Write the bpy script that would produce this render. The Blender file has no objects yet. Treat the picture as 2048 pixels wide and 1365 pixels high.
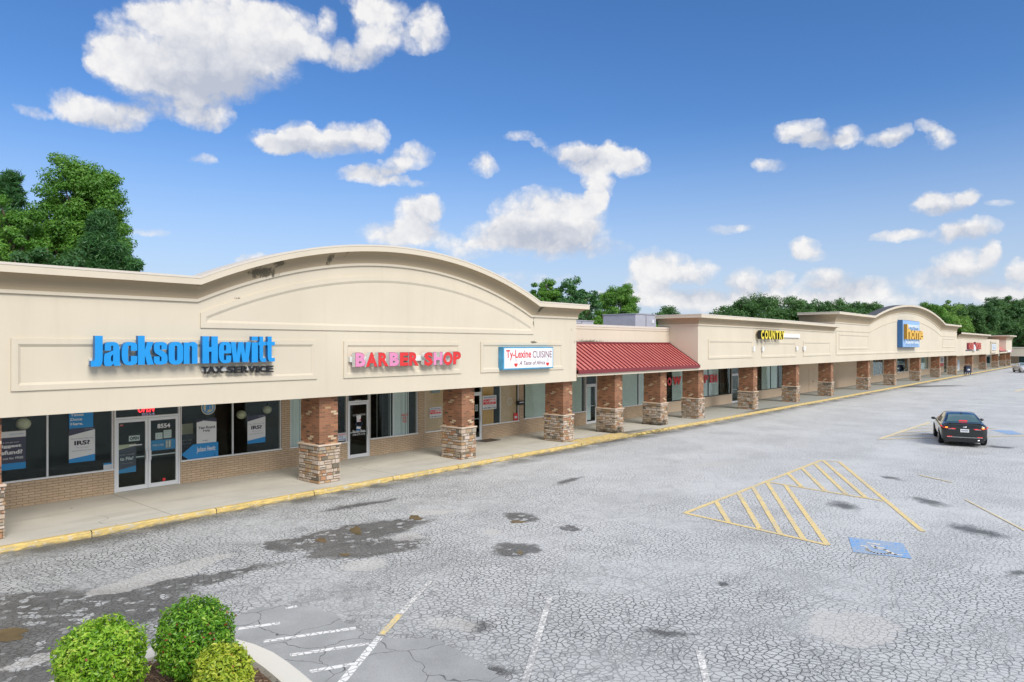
import bpy, bmesh, math, random
import numpy as np
from mathutils import Vector, Matrix, noise as mnoise
R_ = math.radians
random.seed(7); RNG = np.random.default_rng(11)
sc = bpy.context.scene
C = sc.collection
# ------------------------------------------------------------------ survey of the place
# metres; x runs along the shop front, y towards the building, z up.  The drone hovers at (0,0,4.55).
FPX, CX, YH, HC = 1420.0, 1024.0, 692.0, 4.55
AL = math.atan((2250-1024)/FPX); SA, CA = math.sin(AL), math.cos(AL)
D_CURB, D_PIL, D_FAS, D_WALL = 18.55, 19.4, 19.1, 22.8
def gnd(px, py, z=0.0):
    Z = FPX*(HC-z)/(py-YH); r = (px-CX)*Z/FPX
    return (r*SA+Z*CA, -r*CA+Z*SA)
def onD(px, py, D):
    k = (px-CX)/FPX; Z = D/(-k*CA+SA)
    return (k*Z*SA+Z*CA, HC-(py-YH)*Z/FPX)
def XF(px): return onD(px, 0, D_FAS)[0]
def XW(px): return onD(px, 0, D_WALL)[0]

# ------------------------------------------------------------------ material helpers
class NT:
    def __init__(s, tree): s.t = tree; s.n = tree.nodes; s.l = tree.links
    def add(s, typ, ins=None, **kw):
        nd = s.n.new('ShaderNode'+typ)
        for k, v in kw.items(): setattr(nd, k, v)
        for k, v in (ins or {}).items():
            if v is None: continue
            sock = nd.inputs[k]
            if isinstance(v, bpy.types.NodeSocket): s.l.new(v, sock)
            elif isinstance(v, bpy.types.Node): s.l.new(v.outputs[0], sock)
            else: sock.default_value = v
        return nd
    def math(s, op, a, b=None, c=None, clamp=False):
        return s.add('Math', {0: a, 1: b, 2: c}, operation=op, use_clamp=clamp).outputs[0]
    def vmath(s, op, a, b=None):
        nd = s.add('VectorMath', {0: a, 1: b}, operation=op)
        return nd.outputs['Value'] if op in ('DOT_PRODUCT', 'LENGTH') else nd.outputs[0]
    def noise(s, vec, scale, detail=3, rough=.55, dist=0, dim='3D'):
        return s.add('TexNoise', {'Vector': vec, 'Scale': scale, 'Detail': detail, 'Roughness': rough, 'Distortion': dist}, noise_dimensions=dim)
    def rng(s, v, a, b, c=0.0, d=1.0, smooth=False):
        return s.add('MapRange', {0: v, 1: a, 2: b, 3: c, 4: d}, interpolation_type='SMOOTHSTEP' if smooth else 'LINEAR', clamp=True).outputs[0]
    def mix(s, f, a, b, mode='MIX'):
        nd = s.add('Mix', None, data_type='RGBA', blend_type=mode, clamp_factor=True)
        for i, v in ((0, f), (6, a), (7, b)):
            if isinstance(v, bpy.types.NodeSocket): s.l.new(v, nd.inputs[i])
            else: nd.inputs[i].default_value = v if i == 0 else (tuple(v)+(1,))[:4]
        return nd.outputs[2]
    def ramp(s, f, stops, interp='LINEAR'):
        nd = s.add('ValToRGB', {0: f}); cr = nd.color_ramp; cr.interpolation = interp
        while len(cr.elements) < len(stops): cr.elements.new(.5)
        for e, (p, c) in zip(cr.elements, stops): e.position = p; e.color = tuple(c)+(1,)
        return nd.outputs[0]
    def ell(s, vec, c, a, w, soft=.45):     # soft elliptical stain: centre, end of the long half-axis, half width
        ang = math.atan2(a[1]-c[1], a[0]-c[0]); L = math.hypot(a[0]-c[0], a[1]-c[1])
        mp = s.add('Mapping', {'Vector': vec, 'Location': (c[0], c[1], 0), 'Rotation': (0, 0, ang), 'Scale': (L, w, 1)}, vector_type='TEXTURE')
        return s.rng(s.vmath('LENGTH', mp.outputs[0]), 1.0, soft)
    def maxall(s, L):
        r = L[0]
        for x in L[1:]: r = s.math('MAXIMUM', r, x)
        return r
def new_mat(name):
    m = bpy.data.materials.new(name); m.use_nodes = True
    t = NT(m.node_tree); b = m.node_tree.nodes['Principled BSDF']
    return m, t, b
_cols = {}
def col(r, g, b, rough=.6, metal=0.0, name='paint', var=.06):
    key = (round(r, 3), round(g, 3), round(b, 3), rough, metal, var)
    if key in _cols: return _cols[key]
    m, t, p = new_mat(name)
    tc = t.add('TexCoord').outputs['Object']
    n = t.noise(tc, 3.0, 4).outputs[0]
    f = t.rng(n, .3, .7)
    t.l.new(t.mix(f, tuple(c*(1-var) for c in (r, g, b)), tuple(min(1, c*(1+var)) for c in (r, g, b))), p.inputs['Base Color'])
    p.inputs['Roughness'].default_value = rough; p.inputs['Metallic'].default_value = metal
    _cols[key] = m; return m
def bump(t, p, h, strength=.3, dist=.02):
    b = t.add('Bump', {'Height': h, 'Strength': strength, 'Distance': dist}); t.l.new(b.outputs[0], p.inputs['Normal'])

# ------------------------------------------------------------------ mesh builder
class MB:
    def __init__(s): s.v = []; s.f = []; s.m = []; s.mats = []; s.r = []; s.cur = 0.5; s.smooth = []
    def mi(s, mat):
        if mat not in s.mats: s.mats.append(mat)
        return s.mats.index(mat)
    def face(s, pts, mat, sm=False):
        b = len(s.v); s.v += [tuple(p) for p in pts]; s.f.append(tuple(range(b, b+len(pts)))); s.m.append(s.mi(mat)); s.r.append(s.cur); s.smooth.append(sm)
    def mesh(s, V, F, mat, sm=False):
        b = len(s.v); s.v += [tuple(p) for p in V]; k = s.mi(mat)
        for q in F: s.f.append(tuple(b+i for i in q)); s.m.append(k); s.r.append(s.cur); s.smooth.append(sm)
    def box(s, x0, x1, y0, y1, z0, z1, mat, M=None):
        V = [(x, y, z) for z in (z0, z1) for y in (y0, y1) for x in (x0, x1)]
        if M is not None: V = [M @ Vector(p) for p in V]
        s.mesh(V, [(0, 2, 3, 1), (4, 5, 7, 6), (0, 1, 5, 4), (2, 6, 7, 3), (0, 4, 6, 2), (1, 3, 7, 5)], mat)
    def bbox(s, x0, x1, y0, y1, z0, z1, mat, b=.02, M=None):      # box with chamfered edges
        V = []; F = []
        X = (x0, x0+b, x1-b, x1); Y = (y0, y0+b, y1-b, y1); Z = (z0, z0+b, z1-b, z1)
        bm = bmesh.new(); bmesh.ops.create_cube(bm, size=1)
        for v in bm.verts: v.co = Vector(((x0+x1)/2+v.co.x*(x1-x0), (y0+y1)/2+v.co.y*(y1-y0), (z0+z1)/2+v.co.z*(z1-z0)))
        bmesh.ops.bevel(bm, geom=bm.edges[:], offset=b, segments=2, affect='EDGES', profile=.6)
        s.bm(bm, mat, M)
    def bm(s, bm, mat, M=None, sm=False):
        bm.verts.index_update()
        V = [(M @ v.co if M is not None else v.co.copy()) for v in bm.verts]
        s.mesh(V, [tuple(v.index for v in f.verts) for f in bm.faces], mat, sm); bm.free()
    def prism(s, pts, y0, y1, mat, side=None):      # outline in x,z extruded in y; front is y0
        n = len(pts); side = side or mat
        s.face([(x, y0, z) for x, z in pts], mat); s.face([(x, y1, z) for x, z in reversed(pts)], side)
        for i in range(n):
            a, b = pts[i], pts[(i+1) % n]
            s.face([(b[0], y0, b[1]), (a[0], y0, a[1]), (a[0], y1, a[1]), (b[0], y1, b[1])], side)
    def slab(s, pts, z0, z1, mat):                  # outline in x,y
        n = len(pts)
        s.face([(x, y, z1) for x, y in pts], mat)
        for i in range(n):
            a, b = pts[i], pts[(i+1) % n]
            s.face([(a[0], a[1], z0), (b[0], b[1], z0), (b[0], b[1], z1), (a[0], a[1], z1)], mat)
    def tube(s, P, rad, mat, n=8, caps=True, sm=True):
        P = [Vector(p) for p in P]; rad = rad if hasattr(rad, '__len__') else [rad]*len(P); V = []; F = []
        for i, p in enumerate(P):
            d = (P[min(i+1, len(P)-1)]-P[max(i-1, 0)]).normalized()
            a = d.orthogonal().normalized() if i == 0 else (a-d*a.dot(d)).normalized()
            b = d.cross(a)
            for k in range(n):
                t = 2*math.pi*k/n; V.append(p+(a*math.cos(t)+b*math.sin(t))*rad[i])
        for i in range(len(P)-1):
            for k in range(n):
                k2 = (k+1) % n; F.append((i*n+k, i*n+k2, (i+1)*n+k2, (i+1)*n+k))
        if caps: F += [tuple(reversed(range(n))), tuple(range((len(P)-1)*n, len(P)*n))]
        s.mesh(V, F, mat, sm)
    def ball(s, c, r, mat, seg=20):
        bm = bmesh.new(); bmesh.ops.create_uvsphere(bm, u_segments=seg, v_segments=seg//2+2, radius=1)
        r = r if hasattr(r, '__len__') else (r, r, r)
        for v in bm.verts: v.co = Vector((c[0]+v.co.x*r[0], c[1]+v.co.y*r[1], c[2]+v.co.z*r[2]))
        s.bm(bm, mat, sm=True)
    def build(s, name, parent=None, loc=None, rz=0):
        me = bpy.data.meshes.new(name); me.from_pydata(s.v, [], s.f); me.update()
        for m in s.mats: me.materials.append(m)
        me.polygons.foreach_set('material_index', s.m); me.polygons.foreach_set('use_smooth', s.smooth)
        box_uv(me)
        at = me.attributes.new('rnd', 'FLOAT', 'FACE'); at.data.foreach_set('value', s.r)
        o = bpy.data.objects.new(name, me); C.objects.link(o)
        if parent is not None: o.parent = parent
        if loc is not None: o.location = loc
        o.rotation_euler.z = rz
        return o
def box_uv(me):
    nl = len(me.loops)
    if not nl: return
    co = np.empty(len(me.vertices)*3, np.float32); me.vertices.foreach_get('co', co); co = co.reshape(-1, 3)
    li = np.empty(nl, np.int32); me.loops.foreach_get('vertex_index', li)
    nf = len(me.polygons); tot = np.empty(nf, np.int32); me.polygons.foreach_get('loop_total', tot)
    nr = np.empty(nf*3, np.float32); me.polygons.foreach_get('normal', nr); nr = np.abs(nr.reshape(-1, 3))
    ax = np.repeat(np.argmax(nr, 1), tot); p = co[li]
    uv = np.where((ax == 0)[:, None], p[:, [1, 2]], np.where((ax == 1)[:, None], p[:, [0, 2]], p[:, [0, 1]]))
    me.uv_layers.new(name='UVMap').data.foreach_set('uv', uv.astype(np.float32).ravel())
def thing(name, label, cat, loc=(0, 0, 0), rz=0, group=None):
    o = bpy.data.objects.new(name, None); C.objects.link(o); o.location = loc; o.rotation_euler.z = rz
    return tag(o, label, cat, group)
def tag(o, label, cat, group=None):
    o['label'] = label; o['category'] = cat
    if group: o['group'] = group
    return o
def struct(o): o['kind'] = 'structure'; return o
def dup(root, loc, rz=None, scale=None, label=None, group=None):
    def cp(o, par):
        c = o.copy(); C.objects.link(c)
        if par is not None: c.parent = par
        for ch in list(o.children): cp(ch, c)
        return c
    r = cp(root, None); r.location = loc
    if rz is not None: r.rotation_euler.z = rz
    if scale is not None: r.scale = scale
    if label: r['label'] = label
    if group: r['group'] = group
    return r
# lettering: outlines of the built-in font, fitted to a rectangle in the x,z plane
_tc = {}
def glyphs(txt, bold=0.0, shear=0.0, solid=True):
    key = (txt, bold, shear, solid)
    if key in _tc: return _tc[key]
    cu = bpy.data.curves.new('lettering', 'FONT'); cu.body = txt; cu.offset = bold; cu.shear = shear; cu.resolution_u = 3
    cu.extrude = .5 if solid else 0; cu.fill_mode = 'BOTH'
    o = bpy.data.objects.new('lettering', cu); C.objects.link(o)
    dg = bpy.context.evaluated_depsgraph_get(); me = bpy.data.meshes.new_from_object(o.evaluated_get(dg))
    V = np.array([v.co[:] for v in me.vertices]) if len(me.vertices) else np.zeros((0, 3))
    F = [tuple(p.vertices) for p in me.polygons]; N = [p.normal.z for p in me.polygons]
    bpy.data.objects.remove(o); bpy.data.curves.remove(cu); bpy.data.meshes.remove(me)
    _tc[key] = (V, F, N); return _tc[key]
def letters(mb, txt, x0, x1, z0, z1, y, mat, depth=0.0, side=None, bold=0.0, shear=0.0, warp=None):
    V, F, N = glyphs(txt, bold, shear, depth > 0)
    if len(V) == 0: return
    lo, hi = V.min(0), V.max(0); sx = (x1-x0)/(hi[0]-lo[0]); sz = (z1-z0)/(hi[1]-lo[1])
    def tr(p):
        return (x0+(p[0]-lo[0])*sx, y+(.5-p[2])*depth if depth > 0 else y, z0+(p[1]-lo[1])*sz)
    P = [tr(p) for p in V]
    if depth > 0:
        mb.mesh(P, [f for f, n in zip(F, N) if abs(n) > .5], mat); mb.mesh(P, [f for f, n in zip(F, N) if abs(n) <= .5], side or mat)
    else: mb.mesh(P, F, mat)
# ------------------------------------------------------------------ materials
def stucco(name, base, streaks=True, marks=()):
    m, t, p = new_mat(name)
    tc = t.add('TexCoord').outputs['Object']
    fine = t.noise(tc, 55, 4, .7).outputs[0]; big = t.noise(tc, .35, 4).outputs[0]
    st = t.add('Mapping', {'Vector': tc, 'Scale': (2.6, 2.6, .16)}).outputs[0]
    run = t.noise(st, 1.0, 5, .6).outputs[0]
    c = t.mix(t.rng(big, .3, .7), tuple(x*.95 for x in base), tuple(min(1, x*1.04) for x in base))
    if streaks: c = t.mix(t.rng(run, .54, .82, 0, .22), c, (base[0]*.72, base[1]*.70, base[2]*.66))
    c = t.mix(t.rng(fine, .3, .7, 0, .12), c, (base[0]*.8, base[1]*.78, base[2]*.75))
    if marks:      # mould and vine marks where the cornice joints leak
        xz = t.add('SeparateXYZ', {0: tc}); v = t.add('CombineXYZ', {0: xz.outputs[0], 1: xz.outputs[2]}).outputs[0]
        msk = t.maxall([t.math('MULTIPLY', t.ell(v, q[0], q[1], q[2], .1), q[3]) for q in marks])
        sp = t.noise(t.add('Mapping', {'Vector': tc, 'Scale': (9, 9, 4)}).outputs[0], 1.0, 6, .75).outputs[0]
        f = t.rng(t.math('ADD', t.math('MULTIPLY', msk, .34), sp), .72, .84)
        c = t.mix(t.math('MULTIPLY', f, .85), c, (.07, .06, .035))
    t.l.new(c, p.inputs['Base Color']); p.inputs['Roughness'].default_value = .88
    bump(t, p, fine, .25, .01)
    return m
E_ST = (.665, .595, .47)
LW = lambda px, py, D=D_FAS: onD(px, py, D)
def mk(px, py, a, b, s=1.0):
    c = LW(px, py); return ((c[0], c[1]), (c[0]+a, c[1]), b, s)
M_ST = stucco('cream_stucco', E_ST, marks=[mk(533, 545, .7, .3, 1.3), mk(1067, 648, .08, .5, 1.4), mk(1067, 685, .4, .09, 1.5), mk(1143, 660, .25, .2, .7), mk(476, 597, .2, .08, .7),
    mk(655, 532, .15, .12, .7), mk(1612, 704, .05, .3, .7), mk(1475, 707, .3, .08, .6), mk(1160, 683, 1.4, .2, .9), mk(1240, 684, 3, .25, 1.1)])
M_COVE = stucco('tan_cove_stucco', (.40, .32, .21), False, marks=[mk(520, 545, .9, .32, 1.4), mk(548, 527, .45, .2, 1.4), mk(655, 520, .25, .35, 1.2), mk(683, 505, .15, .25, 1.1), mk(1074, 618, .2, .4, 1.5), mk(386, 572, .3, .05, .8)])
M_TAN = stucco('tan_wall_paint', (.66, .51, .36))
M_COP, t, p = new_mat('metal_coping'); p.inputs['Base Color'].default_value = (.66, .6, .52, 1); p.inputs['Roughness'].default_value = .5
M_BACK = col(.075, .08, .088, .9, name='roof_felt')
M_ALU, t, p = new_mat('brushed_aluminium'); p.inputs['Base Color'].default_value = (.78, .80, .81, 1); p.inputs['Roughness'].default_value = .4; p.inputs['Metallic'].default_value = .1
M_BRZ = col(.03, .04, .04, .4, name='dark_bronze_frame')
M_BLK = col(.015, .016, .018, .35, name='black_paint')
M_WHT = col(.82, .83, .83, .45, name='white_paint', var=.03)

def brickmat(name, stops, mortar, w, h, ms, rough=.85, off=.5):
    m, t, p = new_mat(name)
    uv = t.add('TexCoord').outputs['UV']
    b = t.add('TexBrick', {'Vector': uv, 'Color1': (0, 0, 0, 1), 'Color2': (1, 1, 1, 1), 'Mortar': (0, 0, 0, 1), 'Scale': 1.0, 'Mortar Size': ms, 'Mortar Smooth': .2, 'Bias': 0.0, 'Brick Width': w, 'Row Height': h}, offset=off)
    c = t.ramp(b.outputs['Color'], stops, 'CONSTANT')
    n = t.noise(uv, 40, 4, .7).outputs[0]; n2 = t.noise(uv, 1.3, 3).outputs[0]
    c = t.mix(t.rng(n, .3, .7, 0, .3), c, (.09, .06, .045), 'MIX')
    c = t.mix(t.rng(n2, .35, .75, 0, .25), c, tuple(x*.6 for x in mortar))
    c = t.mix(b.outputs['Fac'], c, mortar)
    t.l.new(c, p.inputs['Base Color']); p.inputs['Roughness'].default_value = rough
    bump(t, p, t.math('SUBTRACT', t.math('MULTIPLY', n, .3), b.outputs['Fac']), .5, .012)
    return m
M_BUFF = brickmat('painted_buff_brick', [(0, (.68, .51, .34)), (.3, (.71, .53, .355)), (.6, (.65, .49, .325)), (.85, (.73, .56, .385))], (.33, .235, .15), .29, .075, .010)
M_RED = brickmat('mixed_red_brick', [(0, (.30, .125, .055)), (.22, (.41, .175, .08)), (.40, (.12, .06, .034)), (.48, (.38, .155, .075)), (.66, (.25, .105, .05)), (.80, (.55, .35, .17)), (.86, (.46, .20, .09)), (.95, (.66, .50, .32))], (.27, .19, .13), .215, .072, .006)
M_STONE, t, p = new_mat('ledge_stone')
a = t.add('Attribute', attribute_name='rnd').outputs['Fac']; tc = t.add('TexCoord').outputs['Object']
c = t.ramp(a, [(0, (.58, .47, .37)), (.18, (.66, .57, .49)), (.36, (.50, .32, .17)), (.52, (.44, .34, .23)), (.62, (.17, .155, .12)), (.72, (.60, .50, .41)), (.86, (.47, .24, .13)), (.93, (.40, .36, .29))], 'CONSTANT')
n = t.noise(tc, 14, 5, .7).outputs[0]
c = t.mix(t.rng(n, .35, .75, 0, .5), c, (.26, .18, .11)); t.l.new(c, p.inputs['Base Color']); p.inputs['Roughness'].default_value = .9
bump(t, p, n, .6, .03)
M_STONEW = M_STONE.copy(); M_STONEW.name = 'wet_ledge_stone'; t = NT(M_STONEW.node_tree); p = M_STONEW.node_tree.nodes['Principled BSDF']
tc = t.add('TexCoord').outputs['Object']; z = t.add('SeparateXYZ', {0: tc}); src = p.inputs['Base Color'].links[0].from_socket
damp = t.rng(t.math('ADD', t.math('ADD', z.outputs[2], t.math('MULTIPLY', t.math('ABSOLUTE', t.math('SUBTRACT', z.outputs[0], .25)), .5)), t.math('MULTIPLY', t.noise(tc, 5, 4).outputs[0], .6)), .72, .5)
t.l.new(t.mix(t.math('MULTIPLY', damp, .9), src, (.03, .03, .02)), p.inputs['Base Color'])
M_MORT = col(.2, .16, .12, .95, name='stone_mortar')
M_CAP = col(.62, .50, .39, .8, name='cast_stone_cap', var=.12)

M_SEAM, t, p = new_mat('red_standing_seam')
tc = t.add('TexCoord').outputs['Object']
c = t.mix(t.rng(t.noise(tc, 1.2, 4).outputs[0], .3, .7), (.55, .155, .135), (.64, .21, .18))
t.l.new(c, p.inputs['Base Color']); p.inputs['Roughness'].default_value = .38
M_SEAMD = col(.20, .025, .03, .4, name='red_trim')

M_GLASS, t, p = new_mat('shop_glass')
out = M_GLASS.node_tree.nodes['Material Output']; M_GLASS.node_tree.nodes.remove(p)
gl = t.add('BsdfGlossy', {'Color': (.82, .93, .92, 1), 'Roughness': .015}); tr = t.add('BsdfTransparent', {'Color': (.90, .94, .92, 1)})
nz = t.noise(t.add('TexCoord').outputs['Object'], .9, 2).outputs[0]
bn = t.add('Bump', {'Height': nz, 'Strength': .08, 'Distance': .05}); t.l.new(bn.outputs[0], gl.inputs['Normal'])
fr = t.math('POWER', t.add('LayerWeight', {'Blend': .5}).outputs['Facing'], 5.0)      # Schlick's curve for thin glass
mx = t.add('MixShader', {0: t.math('ADD', t.math('MULTIPLY', fr, .85), .019, clamp=True), 1: tr.outputs[0], 2: gl.outputs[0]}); t.l.new(mx.outputs[0], out.inputs[0])

# ground
M_ASPH, t, p = new_mat('cracked_asphalt')
P0 = t.add('TexCoord').outputs['Object']
def warp(t, P, scale, amp, detail=3):
    d = t.vmath('SUBTRACT', t.noise(P, scale, detail).outputs[1], (.5, .5, .5))
    return t.add('VectorMath', {0: d, 1: (amp, amp, 0), 2: P}, operation='MULTIPLY_ADD').outputs[0]
def cracks(t, P, scale, width, rnd=1.0):
    v = t.add('TexVoronoi', {'Vector': P, 'Scale': scale, 'Randomness': rnd}, feature='DISTANCE_TO_EDGE', voronoi_dimensions='2D').outputs['Distance']
    return t.rng(v, width*scale*.35, width*scale, 1, 0)
G = gnd
Pw = warp(t, warp(t, warp(t, P0, 1.6, .22), 8, .05), 26, .022)
lo = t.noise(P0, .16, 5, .6).outputs[0]; mid = t.noise(P0, .8, 5, .6).outputs[0]; fine = t.noise(P0, 70, 3, .7).outputs[0]; peb = t.noise(P0, 24, 3, .7).outputs[0]
area = t.rng(t.noise(P0, .33, 3).outputs[0], .36, .56)
c = t.mix(t.rng(lo, .35, .68), (.40, .412, .408), (.56, .575, .57))
c = t.mix(t.rng(mid, .42, .72, 0, .6), c, (.60, .612, .605))
cell = t.add('TexVoronoi', {'Vector': Pw, 'Scale': 7.6}, voronoi_dimensions='2D').outputs['Color']
cellv = t.add('SeparateXYZ', {0: cell}).outputs[0]
c = t.mix(t.rng(cellv, .1, .95, 0, .5), c, (.68, .695, .69))
c = t.mix(t.rng(t.math('SUBTRACT', cellv, 0.0), .18, .0, 0, .5), c, (.22, .225, .235))
far_pale = t.rng(t.math('ADD', t.add('SeparateXYZ', {0: P0}).outputs[0], t.math('MULTIPLY', lo, 16)), 11, 30)
c = t.mix(t.math('MULTIPLY', far_pale, .74), c, (.78, .795, .79))     # paler surface farther along the lot
# stains, wet hollows and worn patches where the photograph shows them
S = lambda cpx, apx, w, soft=.45: t.ell(Pm, G(*cpx), G(*apx), w, soft)
Pm = warp(t, warp(t, P0, .9, .9, 4), 5, .25)
dk = t.maxall([S((715, 1066), (885, 1032), 1.0, .6), S((735, 1096), (880, 1078), .85, .6), S((620, 1086), (750, 1078), .6, .6), S((1040, 1034), (1085, 1041), .6), S((1140, 1057), (1172, 1059), .32), S((1025, 1098), (1085, 1104), .75, .5),
  S((60, 1255), (440, 1160), 1.7, .6), S((40, 1340), (330, 1235), 1.5, .6), S((-20, 1220), (260, 1180), 1.0, .5), S((330, 1180), (640, 1105), .5, .4), S((90, 1330), (250, 1290), 1.2, .5), S((470, 1142), (590, 1118), .22, .3), S((360, 1160), (480, 1140), .3, .3)])
oil = t.maxall([S((1858, 1004), (1915, 1020), .5, .1), S((1949, 1062), (2020, 1086), .6, .1), S((1684, 1012), (1730, 1030), .5, 0), S((1784, 957), (1815, 965), .4, 0), S((1452, 1168), (1475, 1172), .2), S((2040, 1150), (2070, 1160), .7, 0),
  S((1330, 1265), (1420, 1272), .3, 0), S((940, 1250), (1010, 1262), .35, .1), S((990, 1345), (1060, 1352), .3, .1), S((1850, 773), (1960, 770), 2.2, .1), S((1360, 833), (1480, 826), .35, .1), S((1140, 962), (1180, 950), .3, .1), S((2000, 895), (2040, 897), .7, .1), S((720, 1010), (840, 990), .35, .1)])
lt = t.maxall([S((865, 1026), (905, 1024), .38, .85), S((812, 1075), (842, 1073), .32, .85), S((728, 1131), (778, 1124), .46, .85), S((330, 1148), (480, 1106), .42, .8), S((985, 1062), (1010, 1060), .3, .5), S((60, 1325), (150, 1300), .25, .5), S((1700, 1255), (1830, 1270), 1.3, .2), S((1420, 930), (1480, 922), .5, .4), S((900, 1245), (1000, 1262), .5, 0)])
xyz = t.add('SeparateXYZ', {0: Pm})
kerbdirt = t.rng(xyz.outputs[1], 17.45, 18.3)
rough = t.math('MULTIPLY', t.rng(cellv, .78, .84), t.rng(t.noise(Pm, 1.1, 4, .6).outputs[0], .44, .54))     # pieces that have kept their pale crust
edge = t.math('SUBTRACT', t.noise(P0, 2.6, 6, .7).outputs[0], .5)
dk = t.rng(t.math('ADD', dk, t.math('MULTIPLY', edge, 1.2)), .30, .72); lt = t.rng(t.math('ADD', lt, t.math('MULTIPLY', edge, .7)), .4, .55)
dkf = t.math('MULTIPLY', dk, t.math('SUBTRACT', 1.0, t.math('MULTIPLY', rough, .85)))
c = t.mix(t.math('MULTIPLY', dkf, .9), c, t.mix(t.rng(t.noise(P0, 1.7, 6, .7).outputs[0], .35, .68), (.062, .064, .062), (.17, .172, .168)))
c = t.mix(t.math('MULTIPLY', t.math('MULTIPLY', kerbdirt, t.rng(mid, .32, .55)), .85), c, (.075, .085, .09))
oil = t.rng(t.math('ADD', oil, t.math('MULTIPLY', edge, 1.1)), .22, .75)
c = t.mix(t.math('MULTIPLY', oil, .82), c, (.06, .06, .055))
c = t.mix(t.math('MULTIPLY', lt, .7), c, (.66, .65, .615))
k1 = cracks(t, Pw, 8.8, .0135); k2 = cracks(t, warp(t, warp(t, P0, .7, .7), 5, .08), .9, .022); k3 = cracks(t, Pw, 14, .009)
kill = t.math('SUBTRACT', 1.0, t.math('MAXIMUM', t.math('MULTIPLY', dkf, .3), t.math('MULTIPLY', lt, .45)))
k = t.math('MULTIPLY', k1, t.math('ADD', t.math('MULTIPLY', area, .55), .4))
k = t.math('MAXIMUM', k, t.math('MULTIPLY', k3, t.rng(t.noise(P0, .5, 3).outputs[0], .5, .62, 0, .6)))
k = t.math('MULTIPLY', t.math('MULTIPLY', t.math('MAXIMUM', k, t.math('MULTIPLY', k2, .45)), kill), t.math('SUBTRACT', 1.0, t.math('MULTIPLY', far_pale, .35)))
c = t.mix(t.math('MULTIPLY', k, .95), c, (.035, .037, .036))
c = t.mix(t.rng(fine, .25, .75, 0, .26), c, (.17, .172, .175)); c = t.mix(t.rng(peb, .62, .75, 0, .45), c, (.15, .152, .15)); c = t.mix(t.rng(peb, .36, .24, 0, .4), c, (.62, .62, .62))
t.l.new(c, p.inputs['Base Color'])
t.l.new(t.math('SUBTRACT', .62, t.math('MULTIPLY', t.math('MAXIMUM', dkf, kerbdirt), .2)), p.inputs['Roughness'])
bump(t, p, t.math('SUBTRACT', t.math('MULTIPLY', fine, .3), k), .7, .015)

M_NEW, t, p = new_mat('smooth_asphalt')
P0 = t.add('TexCoord').outputs['Object']
fine = t.noise(P0, 60, 3, .7).outputs[0]; big = t.noise(P0, .9, 5).outputs[0]
c = t.mix(t.rng(big, .35, .7), (.36, .37, .368), (.50, .51, .508)); kk = cracks(t, warp(t, warp(t, P0, 1.2, .8), 8, .06), 1.0, .012)
c = t.mix(t.math('MULTIPLY', kk, t.rng(big, .3, .5, .2, .9)), c, (.06, .06, .06))
c = t.mix(t.rng(fine, .3, .75, 0, .45), c, (.11, .112, .115)); c = t.mix(t.rng(t.noise(P0, 25, 2).outputs[0], .66, .74), c, (.42, .42, .42))
t.l.new(c, p.inputs['Base Color']); p.inputs['Roughness'].default_value = .8; bump(t, p, fine, .4, .01)

def paint(name, rgb, wear, under=(.27, .275, .28)):
    m, t, p = new_mat(name); P0 = t.add('TexCoord').outputs['Object']
    Pw = warp(t, warp(t, P0, 1.6, .22), 8, .05)
    k = cracks(t, Pw, 7.6, .015); n = t.noise(P0, 16, 6, .75).outputs[0]; n2 = t.noise(P0, 1.3, 3).outputs[0]
    f = t.rng(t.math('ADD', n, t.math('MULTIPLY', n2, .5)), wear, wear+.12)
    f = t.math('MAXIMUM', f, t.math('MULTIPLY', k, .8))
    c = t.mix(t.rng(n2, .3, .7, 0, .3), rgb, tuple(x*.75 for x in rgb))
    c = t.mix(t.math('MULTIPLY', f, .85), c, under); t.l.new(c, p.inputs['Base Color']); p.inputs['Roughness'].default_value = .75
    return m
M_YEL = paint('worn_yellow_line', (.90, .68, .25), .76, (.46, .47, .47)); M_YEL2 = paint('faded_yellow_line', (.86, .70, .36), .76, (.60, .61, .60)); M_WL = paint('white_line', (.88, .88, .86), .84, (.2, .2, .2)); M_WL2 = paint('worn_white_line', (.86, .85, .81), .68)
M_BLU = paint('faded_blue_paint', (.12, .38, .80), .665, (.42, .46, .50)); M_WSY = paint('faded_symbol_paint', (.84, .76, .60), .80, (.3, .42, .6))

M_CONC, t, p = new_mat('sidewalk_concrete')
P0 = t.add('TexCoord').outputs['Object']; x = t.add('SeparateXYZ', {0: P0})
b1 = t.noise(P0, .55, 5, .6).outputs[0]; b2 = t.noise(t.add('Mapping', {'Vector': P0, 'Scale': (.35, 1.6, 1)}).outputs[0], 1, 5, .6).outputs[0]; fine = t.noise(P0, 45, 3, .7).outputs[0]
c = t.mix(t.rng(b1, .3, .7), (.58, .555, .475), (.70, .67, .585))
c = t.mix(t.rng(b2, .5, .75, 0, .35), c, (.30, .28, .23))
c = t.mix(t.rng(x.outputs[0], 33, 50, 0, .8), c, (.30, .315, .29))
Pm = warp(t, P0, 1.4, .5)
wet = t.maxall([t.ell(Pm, (30.6, 19.15), (34.5, 19.0), .5, .3), t.ell(Pm, (28.2, 19.3), (30.4, 19.0), .3, .3), t.ell(Pm, (48.5, 18.95), (53, 18.9), .35, .3)])
c = t.mix(t.math('MULTIPLY', wet, .8), c, (.075, .068, .045))
jt = t.math('ABSOLUTE', t.math('SUBTRACT', t.math('FRACT', t.math('DIVIDE', t.math('SUBTRACT', x.outputs[0], 12.0), 7.6)), .5))
c = t.mix(t.rng(jt, .0016, .0008, 0, .8), c, (.12, .11, .09))
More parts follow.
